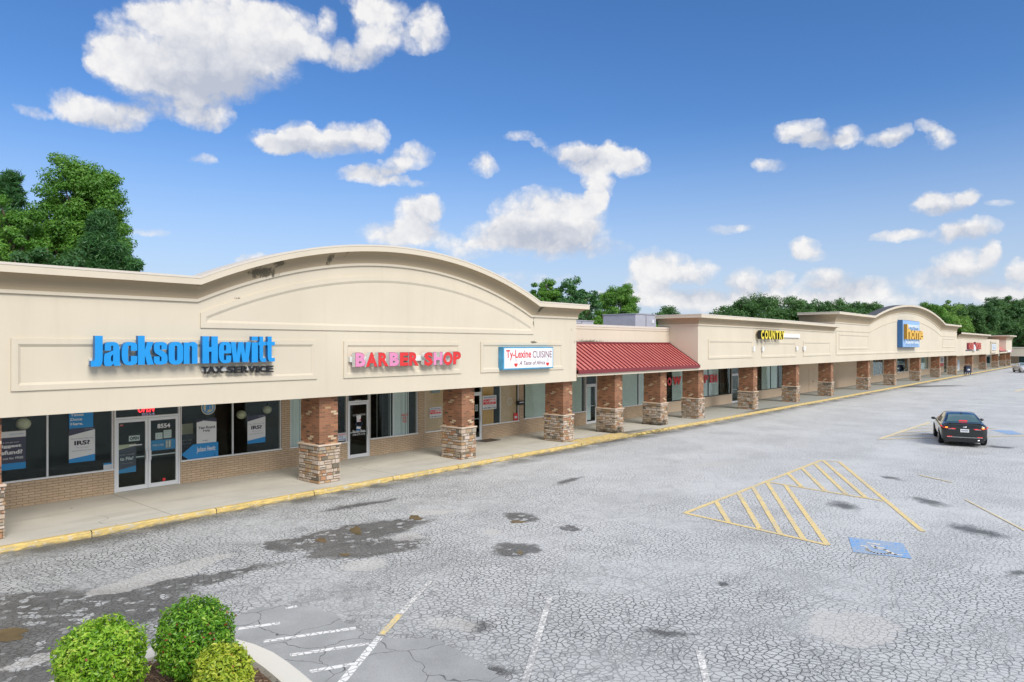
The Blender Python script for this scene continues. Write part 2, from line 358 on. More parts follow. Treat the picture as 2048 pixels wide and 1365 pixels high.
ck = cracks(t, warp(t, P0, 1.3, .9), .33, .012); c = t.mix(t.math('MULTIPLY', ck, t.rng(b1, .45, .6, 0, .7)), c, (.15, .13, .1))
c = t.mix(t.rng(fine, .3, .75, 0, .18), c, (.2, .19, .16)); c = t.mix(t.rng(t.noise(P0, 6, 2).outputs[0], .74, .77), c, (.1, .09, .07))
t.l.new(c, p.inputs['Base Color']); p.inputs['Roughness'].default_value = .85; bump(t, p, fine, .25, .008)

M_CURB, t, p = new_mat('yellow_kerb_paint')
P0 = t.add('TexCoord').outputs['Object']
b1 = t.noise(P0, 1.1, 5, .6).outputs[0]; b2 = t.noise(t.add('Mapping', {'Vector': P0, 'Scale': (3, 14, 14)}).outputs[0], 1, 6, .7).outputs[0]
c = t.mix(t.rng(b1, .35, .65), (.84, .60, .20), (.70, .52, .19)); c = t.mix(t.rng(b2, .40, .62, 0, .85), c, (.40, .31, .12)); c = t.mix(t.rng(t.noise(P0, 7, 5, .7).outputs[0], .56, .62, 0, .8), c, (.62, .58, .49))
c = t.mix(t.rng(t.math('ADD', b2, t.math('MULTIPLY', b1, .6)), .88, .95, 0, .85), c, (.55, .52, .44))
z = t.add('SeparateXYZ', {0: P0}).outputs[2]
c = t.mix(t.math('MULTIPLY', t.rng(t.math('ADD', z, t.math('MULTIPLY', b2, -.16)), -.02, -.07), .8), c, (.16, .14, .10))
mossy = t.math('MULTIPLY', t.ell(P0, (32.2, 18.5), (35.5, 18.5), .6, .3), t.rng(b2, .4, .55)); c = t.mix(t.math('MULTIPLY', mossy, .8), c, (.10, .09, .03))
t.l.new(c, p.inputs['Base Color']); p.inputs['Roughness'].default_value = .8; bump(t, p, b2, .4, .01)
M_KERB = stucco('pale_kerb_concrete', (.76, .73, .66), False)
M_MUD, t, p = new_mat('muddy_water')
n = t.noise(t.add('TexCoord').outputs['Object'], 3, 3).outputs[0]
t.l.new(t.mix(t.rng(n, .3, .7), (.10, .075, .035), (.19, .135, .06)), p.inputs['Base Color']); p.inputs['Roughness'].default_value = .35
M_MULCH, t, p = new_mat('bark_mulch')
P0 = t.add('TexCoord').outputs['Object']; n = t.noise(t.add('Mapping', {'Vector': P0, 'Scale': (1, 2, 1)}).outputs[0], 22, 5, .75).outputs[0]
t.l.new(t.ramp(n, [(.3, (.09, .05, .028)), (.5, (.24, .145, .085)), (.7, (.42, .28, .17))]), p.inputs['Base Color']); p.inputs['Roughness'].default_value = .95; bump(t, p, n, 1, .05)
M_DIRT = col(.10, .12, .05, .95, name='rough_grass', var=.4)
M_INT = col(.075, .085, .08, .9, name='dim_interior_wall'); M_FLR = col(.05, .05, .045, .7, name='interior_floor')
M_SHADE = col(.70, .75, .70, .8, name='pale_window_shade', var=.05); M_BLIND = col(.86, .89, .90, .8, name='white_blind', var=.03); M_BROWN = col(.82, .53, .34, .7, name='brown_paper', var=.08); M_WOODP = col(.78, .40, .12, .6, name='wood_panel', var=.15)
# ------------------------------------------------------------------ ground
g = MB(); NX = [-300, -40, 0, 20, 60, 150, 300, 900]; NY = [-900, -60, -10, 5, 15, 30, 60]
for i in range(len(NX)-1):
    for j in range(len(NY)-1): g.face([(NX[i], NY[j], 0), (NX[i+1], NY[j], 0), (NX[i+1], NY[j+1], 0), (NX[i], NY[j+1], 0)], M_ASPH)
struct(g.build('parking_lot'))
g = MB(); g.face([(-2500, -2500, -.05), (2500, -2500, -.05), (2500, 2500, -.05), (-2500, 2500, -.05)], M_DIRT); struct(g.build('ground'))
XE = 215.0     # far end of the row
RAMP = (26.9, 29.9)
g = MB()
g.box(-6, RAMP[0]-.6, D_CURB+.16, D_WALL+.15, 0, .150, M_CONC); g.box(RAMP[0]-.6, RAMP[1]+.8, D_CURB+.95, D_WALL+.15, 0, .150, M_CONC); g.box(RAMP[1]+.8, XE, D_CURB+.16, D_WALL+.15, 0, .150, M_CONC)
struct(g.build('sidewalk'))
g = MB()
def kerb(mb, xa, xb):
    n = max(2, int((xb-xa)/3))
    prof = [(D_CURB, 0), (D_CURB+.012, .125), (D_CURB+.045, .152), (D_CURB+.16, .154)]
    V = []; F = []
    for i in range(n+1):
        x = xa+(xb-xa)*i/n; w = .012*math.sin(x*1.7)+.008*math.sin(x*4.1)
        V += [(x, y+w*(1 if q < 3 else 0), z) for q, (y, z) in enumerate(prof)]
    for i in range(n):
        for q in range(3): F.append((i*4+q, (i+1)*4+q, (i+1)*4+q+1, i*4+q+1))
    mb.mesh(V, F, M_CURB)
x = -6.0
while x < XE:
    e = min(x+3.05, XE)
    if e < RAMP[0]-.6 or x > RAMP[1]+.8: kerb(g, x+.006, e-.006)
    x += 3.06
kerb(g, 24.55, RAMP[0]-.6); kerb(g, RAMP[1]+.8, 33.62)
# flared kerb ramp
V = [(RAMP[0]-.6, D_CURB, 0), (RAMP[0]-.6, D_CURB+.16, .152), (RAMP[0]-.6, D_CURB+.95, .152), (RAMP[0]+.3, D_CURB, .012), (RAMP[0]+.5, D_CURB+.95, .151), (RAMP[1], D_CURB, .012), (RAMP[1]-.1, D_CURB+.95, .151), (RAMP[1]+.8, D_CURB, 0), (RAMP[1]+.8, D_CURB+.16, .152), (RAMP[1]+.8, D_CURB+.95, .152), (RAMP[0]-.6, D_CURB, .14), (RAMP[1]+.8, D_CURB, .14)]
g.mesh(V, [(10, 3, 4, 2, 1), (3, 5, 6, 4), (5, 11, 8, 9, 6), (0, 3, 10), (5, 7, 11)], M_CURB)
struct(g.build('kerb'))

def poly_flat(name, pts, z, mat, kind='structure'):
    m = MB(); m.face([(x, y, z) for x, y in pts], mat); o = m.build(name)
    if o.data.polygons[0].normal.z < 0: o.data.flip_normals()
    o['kind'] = kind; return o
def wob(px, n=26, amp=.2, seed=0):   # irregular outline round a hollow: centre px, half sizes px
    (cx, cy), (rx, ry) = px; out = []
    rr = random.Random(seed)
    ph = [rr.uniform(0, 6.28) for _ in range(4)]
    for i in range(n):
        a = 2*math.pi*i/n; q = 1+amp*(math.sin(2*a+ph[0])+.7*math.sin(3*a+ph[1])+.6*math.sin(5*a+ph[2])+.4*math.sin(8*a+ph[3]))
        out.append(gnd(cx+rx*q*math.cos(a), cy+ry*q*math.sin(a)))
    return out
for i, (cx, cy, rx, ry) in enumerate([(712, 1062, 13, 7), (643, 1081, 9, 5), (831, 1036, 13, 4.5), (690, 1110, 9, 3.5), (1035, 1044, 13, 3.5), (18, 1270, 38, 12), (1040, 1106, 7, 3)]):
    poly_flat('puddle', wob(((cx, cy), (rx, ry)), seed=i), .004, M_MUD)
# newer smooth asphalt round the planting island
pts = [(380, 1290), (440, 1262), (476, 1228), (520, 1215), (572, 1211), (630, 1215), (668, 1228), (690, 1247), (722, 1262), (765, 1276), (812, 1278), (852, 1277), (885, 1285), (925, 1303), (958, 1326), (990, 1345), (1022, 1366), (1085, 1430), (1000, 1500), (600, 1500), (420, 1440)]
dense = []
for i in range(len(pts)):
    a = gnd(*pts[i]); b = gnd(*pts[(i+1) % len(pts)])
    for q in range(5):
        f = q/5; w = .035 if 0 < i < 16 else 0
        dense.append((a[0]+(b[0]-a[0])*f+random.uniform(-w, w), a[1]+(b[1]-a[1])*f+random.uniform(-w, w)))
poly_flat('asphalt_patch', dense, .004, M_NEW)
_sk = [0]
def stripe(name, a, b, w, mat, z=.006, px=True, seg=.5):
    _sk[0] += 1; z = .0055+_sk[0]*.0003
    a = Vector(gnd(*a) if px else a); b = Vector(gnd(*b) if px else b); d = (b-a); L = d.length; d /= L; nrm = Vector((-d.y, d.x))*w/2
    m = MB(); n = max(1, int(L/seg)); P = []
    for i in range(n+1):
        p = a+d*L*i/n; j = random.uniform(-.006, .006); P.append((p+nrm*(1+j*8), p-nrm*(1-j*8)))
    for i in range(n): m.face([(P[i][1].x, P[i][1].y, z), (P[i+1][1].x, P[i+1][1].y, z), (P[i+1][0].x, P[i+1][0].y, z), (P[i][0].x, P[i][0].y, z)], mat)
    return struct(m.build(name))
for a, b in [((476, 1259), (560, 1247)), ((527, 1284), (712, 1257)), ((580, 1311.5), (738, 1288)), ((619, 1344.5), (709, 1329)), ((572, 1218), (594, 1213.5)), ((655, 1385), (692, 1378))]: stripe('painted_stripe', a, b, .1, M_WL)
stripe('bay_line', (668, 1384), (760, 1274.5), .115, M_WL, .011)
stripe('bay_line', (763, 1271), (800, 1230), .11, M_YEL); stripe('bay_line', (801, 1229), (866, 1157), .10, M_WL2)
stripe('bay_line', (1044, 1385), (1100, 1194), .10, M_WL2); stripe('bay_line', (1398, 1303), (1418, 1385), .10, M_WL2)
HW = .13
for a, b in [((1370, 1027), (1642, 921.5)), ((1370, 1027), (1656, 1091)), ((1642, 921.5), (1678, 924)), ((1534, 964.5), (1766, 1002.5)), ((1569, 969), (1655, 1091)), ((1678, 924), (1846, 1064))]: stripe('bay_line', a, b, HW, M_YEL, .008)
for a, b in [((432, 1003.5), (457, 1045)), ((476.6, 986.5), (519, 1058.5)), ((505.6, 975), (562, 1070.5)), ((534.6, 966), (608, 1081)), ((577, 948.5), (603.5, 974.5)), ((605, 938), (651, 983)), ((630.5, 929.5), (692.5, 989)), ((647, 922.5), (732, 996.5))]: stripe('painted_stripe', (a[0]+1000, a[1]), (b[0]+1000, b[1]), HW, M_YEL, .0115)
stripe('bay_line', (1759, 878.8), (1860, 845), .2, M_YEL2)
stripe('bay_line', (1760, 879), (2070, 871.5), .17, M_YEL2)
for a, b in [((1782, 872.5), (1900, 867)), ((1802, 865.5), (1900, 861.5)), ((1822, 858.5), (1900, 855.5)), ((1972, 857.5), (1992, 858.3)), ((1840, 851.5), (1900, 850))]: stripe('painted_stripe', a, b, .16, M_YEL2, .0115)
stripe('bay_line', (1838, 951), (1905, 966), .08, M_YEL2); stripe('bay_line', (1930, 1000), (2060, 1068), .06, M_YEL2); stripe('bay_line', (2030, 784), (2060, 775), .3, M_YEL2)
# accessible-parking symbols: blue square with the faded wheelchair figure
def access_symbol(quadpx, figure=True):
    q = [Vector(gnd(*p)) for p in quadpx]
    def uv(u, v): return (q[0]*(1-u)+q[1]*u)*(1-v)+(q[3]*(1-u)+q[2]*u)*v
    m = MB(); n = 8
    for i in range(n):
        for j in range(n): m.face([(*uv(a/n, b/n), .008) for a, b in ((i, j), (i, j+1), (i+1, j+1), (i+1, j))], M_BLU)
    if figure:
        def stroke(P, w):
            P = [uv(*a) for a in P]
            for a, b in zip(P, P[1:]):
                d = (b-a).normalized(); nn = Vector((-d.y, d.x))*w/2; a2 = a-d*w*.3; b2 = b+d*w*.3
                f = [(*(a2-nn), .0115), (*(b2-nn), .0115), (*(b2+nn), .0115), (*(a2+nn), .0115)]; m.face(f, M_WSY)
        stroke([(.36, .27), (.52, .29)], .13); stroke([(.40, .40), (.44, .58), (.60, .62), (.74, .86), (.84, .84)], .085); stroke([(.44, .48), (.58, .50)], .075)
        arc = [(.47+.20*math.cos(a)*1.0, .72+.2*math.sin(a)) for a in np.linspace(3.6, 0.2, 12)]
        stroke(arc, .07); stroke([(.20, .52), (.28, .54)], .09)
    o = m.build('accessible_parking_symbol')
    for pl in o.data.polygons:
        if pl.normal.z < 0: pl.flip()
    return struct(o)
access_symbol([(1697, 1075), (1806, 1088), (1824, 1118.5), (1706, 1105)])
access_symbol([(1984, 861), (2022, 861.5), (2046, 869), (2015, 869.5)], False)
# planting island
outer = [(1.0, 10.55), (2.2, 10.68), (3.1, 10.72), (4.0, 10.76), (4.5, 10.80), (4.9, 10.70), (5.2, 10.45), (5.40, 10.14), (5.49, 9.74), (5.52, 9.3), (5.49, 8.9), (5.44, 8.5), (5.36, 8.0), (5.2, 7.2), (5.0, 6.0), (4.7, 4.5), (4.2, 3.6), (3.2, 3.2), (1.6, 3.4), (.8, 4.5), (.6, 7), (.65, 9.8)]
def inset(pts, d):
    out = []; n = len(pts)
    for i in range(n):
        a, b, c = Vector(pts[i-1]), Vector(pts[i]), Vector(pts[(i+1) % n]); e1 = (b-a).normalized(); e2 = (c-b).normalized()
        n1 = Vector((e1.y, -e1.x)); n2 = Vector((e2.y, -e2.x)); h = (n1+n2); h = h/max(h.dot(n1), .4)*1.0
        out.append(tuple(b+h*d/ (1)))
    return out
rings = [(0, 0), (.02, .13), (.05, .15), (.30, .152), (.345, .14), (.36, -.02)]
V = []; n = len(outer); F = []
for d, z in rings: V += [(x, y, z) for x, y in inset(outer, d)]
for r in range(len(rings)-1):
    for i in range(n): F.append((r*n+i, (r+1)*n+i, (r+1)*n+(i+1) % n, r*n+(i+1) % n))
m = MB(); m.mesh(V, F, M_KERB); tag(m.build('island_kerb'), 'pale concrete kerb curving round the shrub bed', 'kerb')
bpy.data.objects['island_kerb']['kind'] = 'structure'
ins = inset(outer, .355); m = MB(); cxy = (3.0, 7.5)
GR = 14
for i in range(n):
    a, b = ins[i], ins[(i+1) % n]
    for q in range(GR):
        f0, f1 = q/GR, (q+1)/GR
        P = lambda e, f: (cxy[0]+(e[0]-cxy[0])*f, cxy[1]+(e[1]-cxy[1])*f, .045+.06*(1-f*f)+.03*mnoise.noise((e[0]*f*2, e[1]*f*2, 0))*(1-f))
        m.face([P(a, f0), P(a, f1), P(b, f1), P(b, f0)] if q else [P(a, f0), P(a, f1), P(b, f1)], M_MULCH, True)
CH = [col(.20, .12, .07, .95, name='bark_chip', var=.3), col(.33, .23, .15, .95, name='pale_bark_chip', var=.3), col(.09, .055, .035, .95, name='dark_bark_chip', var=.3)]
for i in range(2600):
    x, y = random.uniform(2.4, 5.1), random.uniform(7.6, 10.4); a = random.uniform(0, 6.28); L = random.uniform(.015, .055); w = random.uniform(.006, .014)
    if (x-5.12) > (y-9)*-.35: continue
    z = .1+random.uniform(-.005, .03)
    M = Matrix.Translation((x, y, z)) @ Matrix.Rotation(a, 4, 'Z') @ Matrix.Rotation(random.uniform(-.5, .5), 4, 'Y')
    m.face([M @ Vector(p) for p in ((-L, -w, 0), (L, -w, 0), (L, w, 0), (-L, w, 0))], random.choice(CH))
o = m.build('mulch'); o['kind'] = 'stuff'; o['label'] = 'brown bark mulch in the kerbed planting bed'
# ------------------------------------------------------------------ the strip mall
mall = thing('strip_mall', 'long cream stucco strip mall with arched parapets and brick pillars', 'building')
ZA, ZC = 2.93, 3.115                 # fascia undersides
XA1, XC0, XC1, XD1, XE1, XF1, XG0, XG1 = XF(1152.7), XF(1396), XF(1669.5), XF(1913), XF(1973.5), XF(1999.5), XF(2012), XF(2024)
def arcpts(x0, z0, x1, z1, sag, n=44):
    c = x1-x0; h = c/2; R = (h*h+sag*sag)/(2*sag); out = []
    for i in range(n+1):
        t = i/n; x = x0+c*t; dx = x-(x0+h); out.append((x, z0+(z1-z0)*t+math.sqrt(R*R-dx*dx)-(R-sag)))
    return out
def offset_path(P, d):
    out = []; n = len(P)
    for i in range(n):
        e1 = Vector(P[i])-Vector(P[i-1]) if i else Vector(P[1])-Vector(P[0]); e2 = Vector(P[i+1])-Vector(P[i]) if i < n-1 else e1
        e1 = e1.normalized(); e2 = e2.normalized(); n1 = Vector((-e1.y, e1.x)); n2 = Vector((-e2.y, e2.x)); h = n1+n2
        out.append(tuple(Vector(P[i])+h*(d/max(h.dot(n1), .3))))
    return out
def cove(proj, hc, z0, k=9):       # concave cove from the lip back to the wall
    return [(proj-.01-(proj-.07)*math.sin(a), z0-hc*(1-math.cos(a))) for a in np.linspace(0, math.pi/2, k)]
def cornice(path, left=None, right=None, proj=.45, total=.66, back=.42, cap=None):
    """path: top edge (x,z) of the coping at the wall line; left/right: depth of the return along that end wall"""
    hc = total-.22-.08
    prof = [(-back, 0, 'b'), (proj, 0, 't'), (proj, -.055, 'c'), (proj-.012, -.06, 'f'), (proj-.012, -.22, 'f')]
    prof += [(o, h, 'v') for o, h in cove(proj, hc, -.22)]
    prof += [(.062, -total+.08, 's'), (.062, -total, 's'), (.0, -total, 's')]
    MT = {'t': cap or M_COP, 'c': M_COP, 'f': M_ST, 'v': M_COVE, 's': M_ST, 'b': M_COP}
    st = []      # stations: function (o,h) -> xyz
    offs = {h: offset_path(path, h) for h in {q[1] for q in prof}}
    n = len(path)
    if left: st.append(lambda o, h: (path[0][0]-o, D_FAS+left, path[0][1]+h))
    for i in range(n):
        if i == 0 and left: st.append(lambda o, h: (path[0][0]-o, D_FAS-o, path[0][1]+h))
        elif i == n-1 and right: st.append(lambda o, h: (path[-1][0]+o, D_FAS-o, path[-1][1]+h))
        else: st.append(lambda o, h, i=i: (offs[h][i][0], D_FAS-o, offs[h][i][1]))
    if right: st.append(lambda o, h: (path[-1][0]+o, D_FAS+right, path[-1][1]+h))
    m = MB(); W = [[f(o, h) for o, h, _ in prof] for f in st]
    for a, b in zip(W, W[1:]):
        for q in range(len(prof)-1):
            k = prof[q+1][2]
            m.face([a[q], a[q+1], b[q+1], b[q]], MT[k])
    return m
def fascia(path, z0, total=.66, left=0, right=0, thick=.42, x0=None, x1=None, backroof=0):
    low = offset_path(path, -total+.05)
    low[0] = (path[0][0], path[0][1]-total+.05); low[-1] = (path[-1][0], path[-1][1]-total+.05)
    top = offset_path(path, -.03); top[0] = (path[0][0], path[0][1]-.03); top[-1] = (path[-1][0], path[-1][1]-.03)
    m = MB(); pts = [(path[0][0], z0)]+[(path[-1][0], z0)]+list(reversed(top))
    m.face([(x, D_FAS, z) for x, z in pts], M_ST)
    m.face([(x, D_FAS+thick, z) for x, z in reversed(pts)], M_BACK)
    m.face([(pts[0][0], D_FAS, z0), (pts[0][0], D_FAS+thick, z0), (pts[1][0], D_FAS+thick, z0), (pts[1][0], D_FAS, z0)], M_ST)
    for x, ret, s in ((path[0][0], left, -1), (path[-1][0], right, 1)):
        zt = (top[0] if s < 0 else top[-1])[1]; d = max(ret, thick)
        q = [(x, D_FAS, z0), (x, D_FAS+d, z0), (x, D_FAS+d, zt), (x, D_FAS, zt)]
        m.face(q if s > 0 else q[::-1], M_ST)
    if backroof:
        for a, b in zip(top, top[1:]): m.face([(a[0], D_FAS+.3, a[1]), (b[0], D_FAS+.3, b[1]), (b[0], D_FAS+backroof, b[1]-.25), (a[0], D_FAS+backroof, a[1]-.25)], M_BACK)
    return m
def frame(outer, w=.13, out=.045, bev=.06, mat=None):
    mat = mat or M_ST
    n = len(outer); area = sum(outer[i-1][0]*outer[i][1]-outer[i][0]*outer[i-1][1] for i in range(n))
    if area < 0: outer = outer[::-1]
    def ins(d):
        r = []
        for i in range(n):
            a, b, c = Vector(outer[i-1]), Vector(outer[i]), Vector(outer[(i+1) % n]); e1 = (b-a).normalized(); e2 = (c-b).normalized()
            n1 = Vector((-e1.y, e1.x)); n2 = Vector((-e2.y, e2.x)); h = n1+n2; r.append(b+h*(d/max(h.dot(n1), .25)))
        return r
    y = D_FAS; L = [(ins(0), y-.0), (ins(0.004), y-out), (ins(w), y-out), (ins(w+bev), y-.004)]
    m = MB()
    for (A, ya), (B, yb) in zip(L, L[1:]):
        for i in range(n):
            j = (i+1) % n; m.face([(A[i][0], ya, A[i][1]), (A[j][0], ya, A[j][1]), (B[j][0], yb, B[j][1]), (B[i][0], yb, B[i][1])], mat)
    return m
def rectpx(xl, xr, yt, yb, D=D_FAS):     # yt,yb measured at the left edge
    x0, z1 = onD(xl, yt, D); _, z0 = onD(xl, yb, D); x1 = onD(xr, 0, D)[0]; return x0, x1, z0, z1
def rframe(*a):
    x0, x1, z0, z1 = rectpx(*a); return frame([(x0, z0), (x1, z0), (x1, z1), (x0, z1)])
# block A: long flat run, segmental arch, short flat end
zt = 6.40
pathA = [(-6, zt), (2, zt)]+arcpts(8.88, zt, 23.46, zt+.03, 1.52)+[(XA1, zt+.04)]
fascia(pathA, ZA, right=2.6).build('fascia_wall', mall)
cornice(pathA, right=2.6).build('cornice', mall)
rframe(21, 633, 677, 783.5).build('sign_panel_frame', mall); rframe(686.4, 922, 682.5, 757).build('sign_panel_frame', mall); rframe(960.4, 1126.5, 683.4, 746).build('sign_panel_frame', mall)
frame([(9.1, 5.035), (23.5, 5.035), (23.5, 5.42)]+list(reversed(arcpts(9.1, 5.45, 23.5, 5.42, 1.5, 36)))[1:], .15, .04, .07).build('arch_panel_frame', mall)
# link B: parapet wall set back behind the red metal roof
DP, ZR0, ZR1 = 21.0, 4.69, 3.40
m = MB(); m.box(XA1-.1, XC0+.3, DP, DP+.3, 3.2, 5.54, M_ST); m.build('parapet_wall', mall)
m = MB(); m.box(XA1+.003, XC0-.003, DP-.05, DP+.34, 5.54, 5.66, M_COP); m.box(XA1+.003, XC0-.003, DP-.03, DP, 5.42, 5.54, M_ST); m.build('parapet_coping', mall)
m = MB(); xa, xb = XA1+.004, XC0-.004
m.face([(xa, 19.0, ZR1), (xb, 19.0, ZR1), (xb, DP-.01, ZR0), (xa, DP-.01, ZR0)], M_SEAM)
n = 31
for i in range(n+1):
    x = xa+.05+(xb-xa-.1)*i/n
    A = Vector((x, 19.0, ZR1)); B = Vector((x, DP-.01, ZR0))
    for s in (-1, 1): m.face([(x+s*.02, A.y, A.z+.002), (x+s*.02, B.y, B.z+.002), (x+s*.012, B.y-.03, B.z+.055), (x+s*.012, A.y-.02, A.z+.055)], M_SEAMD)
    m.face([(x-.012, A.y-.02, A.z+.055), (x+.012, A.y-.02, A.z+.055), (x+.012, B.y-.03, B.z+.055), (x-.012, B.y-.03, B.z+.055)], M_SEAMD)
m.box(xa, xb, DP-.09, DP-.012, ZR0-.04, ZR0+.06, M_SEAMD); m.box(xa, xb, 18.95, 19.0, ZR1-.15, ZR1+.03, M_SEAMD)
m.build('metal_roof', mall)
m = MB(); px = [xa]+[XF(x) for x in (1292, 1366)]+[xb]
for i, (a, b) in enumerate(zip(px, px[1:])): m.box(a+.008, b-.008, 19.04, 19.4, ZC, ZR1-.15, M_ST)
m.box(xa, xb, 19.06, 19.38, ZC+.01, ZR1-.16, M_COVE); m.build('roof_beam', mall)
# block C: flat parapet with returned cornice
zc = 6.42
pathC = [(XC0, zc), ((XC0+XC1)/2, zc), (XC1-.45, zc-.06)]
fascia([(XC0, zc), (XC1, zc-.06)], ZC, left=2.6).build('fascia_wall', mall)
cornice(pathC, left=2.6, right=1.5).build('cornice', mall)
for a in [(1415.8, 1505.4, 679, 718.4), (1522.6, 1592, 683.5, 716), (1605.9, 1660.8, 682.5, 713)]: rframe(*a).build('sign_panel_frame', mall)
# block D: the furniture shop's arch
zd = 7.50
pathD = [(XC1, zd)]+arcpts(75.9, zd, 112.0, zd+.07, 1.74)+[(XD1, zd+.09)]
fascia(pathD, ZC, left=3, right=4, backroof=1.0).build('fascia_wall', mall)
cornice(pathD, left=3, right=4, proj=.6, total=.95, cap=M_BACK).build('cornice', mall)
x0, z0 = onD(1671.5, 710.6, D_FAS); x1 = XF(1911); xk0, zk = onD(1738.5, 661, D_FAS); xk1 = XF(1882); z1 = onD(1672, 659, D_FAS)[1]
frame([(x0, z0), (x1, z0), (x1, z1-.0), (xk1, z1)]+list(reversed(arcpts(xk0, z1, xk1, z1, 1.62, 36)))[1:-1]+[(xk0, z1), (x0, z1)], .12, .05, .08).build('arch_panel_frame', mall)
for a in [(1677.5, 1737, 667.5, 699), (1885, 1910, 676.5, 695.5)]: rframe(*a).build('sign_panel_frame', mall)
# blocks E, F, G
ze = onD(1950, 667.5, 18.65)[1]
pathE = [(XD1, ze), (XE1, ze)]
fascia(pathE, ZC-.1, right=3).build('fascia_wall', mall); cornice([(XD1+.3, ze), (XE1, ze)], right=3, proj=.6, total=.9).build('cornice', mall)
zf = onD(1990, 679.5, D_FAS)[1]
m = MB(); m.prism([(XE1+.02, ZC-.2), (XF1, ZC-.2), (XF1, zf), (XE1+.02, zf)], D_FAS+.1, D_FAS+.5, M_ST); m.build('fascia_wall', mall)
rectF = rectpx(1981.5, 1992.5, 683, 706.5); frame([(rectF[0], rectF[2]), (rectF[1], rectF[2]), (rectF[1], rectF[3]), (rectF[0], rectF[3])], .25, .12, .1).build('sign_panel_frame', mall)
zg = onD(2018, 671, 18.65)[1]
fascia([(XG0, zg), (XG1, zg)], ZC-.1, left=6, right=6).build('fascia_wall', mall); cornice([(XG0, zg), (XG1, zg)], left=6, right=6, proj=.8, total=1.1).build('cornice', mall)
m = MB(); xa, xb = XF1+.1, XG0-.02
m.face([(xa, 19.0, ZR1+.1), (xb, 19.0, ZR1+.1), (xb, DP, ZR0+.3), (xa, DP, ZR0+.3)], M_SEAM)
for i in range(12):
    x = xa+(xb-xa)*i/11; m.box(x-.02, x+.02, 18.98, 19.02, ZR1+.05, ZR1+.16, M_SEAMD)
m.box(xa, xb, 18.95, 19.0, ZR1-.05, ZR1+.1, M_SEAMD); m.build('metal_roof', mall)
m = MB(); m.box(xa, xb, 19.05, 19.4, ZC-.1, ZR1-.05, M_ST); m.build('roof_beam', mall)
m = MB(); m.box(xa-.1, xb+.1, DP+.05, DP+.3, 3, 5.2, M_ST); m.build('parapet_wall', mall)
# canopy ceiling, roof and the plain back of the building
m = MB(); m.box(-6, XG1, D_FAS+.42, D_WALL+.15, 3.16, 3.24, col(.70, .67, .60, .9, name='canopy_ceiling')); m.build('canopy_ceiling', mall)
m = MB(); m.box(-6, XG1, 21.4, 40, 4.25, 4.45, M_BACK); m.box(-6, XG1, 39.7, 40, 0, 4.25, M_TAN); m.box(-6.2, -6, D_FAS, 40, 0, 5.5, M_ST); m.box(XG1-.01, XG1+.2, D_WALL, 40, 0, 5.0, M_ST); m.build('roof', mall)
# pillars
PW, PD = .70, 1.05
def make_pillar(seed, stone=None):
    rr = random.Random(seed)
    p = bpy.data.objects.new('pillar', None); C.objects.link(p); p.parent = mall
    m = MB(); m.box(0, PW, 0, PD, 1.22, 3.18, M_RED); m.build('brick_shaft', p)
    m = MB(); e = .035
    m.box(-e, PW+e, -e, PD+e, 0, 1.19, M_MORT)
    z = .005
    while z < 1.17:
        h = rr.choice([.075, .095, .12, .15]);
        if z+h > 1.14: h = 1.185-z
        for side in range(4):
            L = (PW, PD, PW, PD)[side]+2*e+.04; s = -.02 - rr.uniform(0, .12)
            while s < L-.02:
                w = rr.uniform(.11, .34); a, b = max(s, -.02), min(s+w, L-.02+.0)
                if b-a > .03:
                    pr = rr.uniform(.006, .034); m.cur = rr.random(); hh = h-.011
                    if h > .13 and rr.random() < .35: hh = h/2-.008
                    for zz in ([z] if hh > h/2 else [z, z+h/2]):
                        m.cur = rr.random(); g_ = .005
                        x0, x1, y0, y1 = {0: (a-e+g_, b-e-g_, -e-pr, -e+.02), 2: (a-e+g_, b-e-g_, PD+e-.02, PD+e+pr), 1: (PW+e-.02, PW+e+pr, a-e+g_, b-e-g_), 3: (-e-pr, -e+.02, a-e+g_, b-e-g_)}[side]
                        # stone with softened front edges
                        q = .012
                        if side in (0, 2):
                            yb = y1 if side == 0 else y0; yf = y0 if side == 0 else y1
                            V = [(x0, yb, zz), (x1, yb, zz), (x1, yb, zz+hh), (x0, yb, zz+hh), (x0+q, yf, zz+q), (x1-q, yf, zz+q), (x1-q, yf, zz+hh-q), (x0+q, yf, zz+hh-q)]
                        else:
                            xb_ = x0 if side == 1 else x1; xf_ = x1 if side == 1 else x0
                            V = [(xb_, y0, zz), (xb_, y1, zz), (xb_, y1, zz+hh), (xb_, y0, zz+hh), (xf_, y0+q, zz+q), (xf_, y1-q, zz+q), (xf_, y1-q, zz+hh-q), (xf_, y0+q, zz+hh-q)]
                        m.mesh(V, [(4, 5, 6, 7), (0, 1, 5, 4), (1, 2, 6, 5), (2, 3, 7, 6), (3, 0, 4, 7)], stone or M_STONE)
                s += w
        z += h
    m.build('stone_base', p)
    m = MB(); e = .085; m.bbox(-e, PW+e, -e, PD+e, 1.185, 1.245, M_CAP, .022); m.build('stone_cap', p)
    return p
protos = [make_pillar(i) for i in range(7)]+[make_pillar(17, M_STONEW)]
PX = [onD(q, 0, D_PIL)[0] for q in (638.8, 923.6, 1126.5, 1229.6, 1320.8, 1396.6, 1506.5, 1592, 1661.5, 1736, 1788.4, 1838.5, 1878.7, 1912, 1944, 1971.5, 1995.7, 2011, 2020)]
PX = [onD(3, 0, D_PIL)[0]-PW]+PX
for i, x in enumerate(PX):
    if i == 4: o = protos[7]
    elif i == 5: o = dup(protos[7], (0, 0, 0)); o.parent = mall
    elif i < 9: o = protos[i if i < 4 else i-2]
    else: o = dup(protos[(i*3) % 7], (0, 0, 0)); o.parent = mall
    o.location = (x, D_PIL, .15)
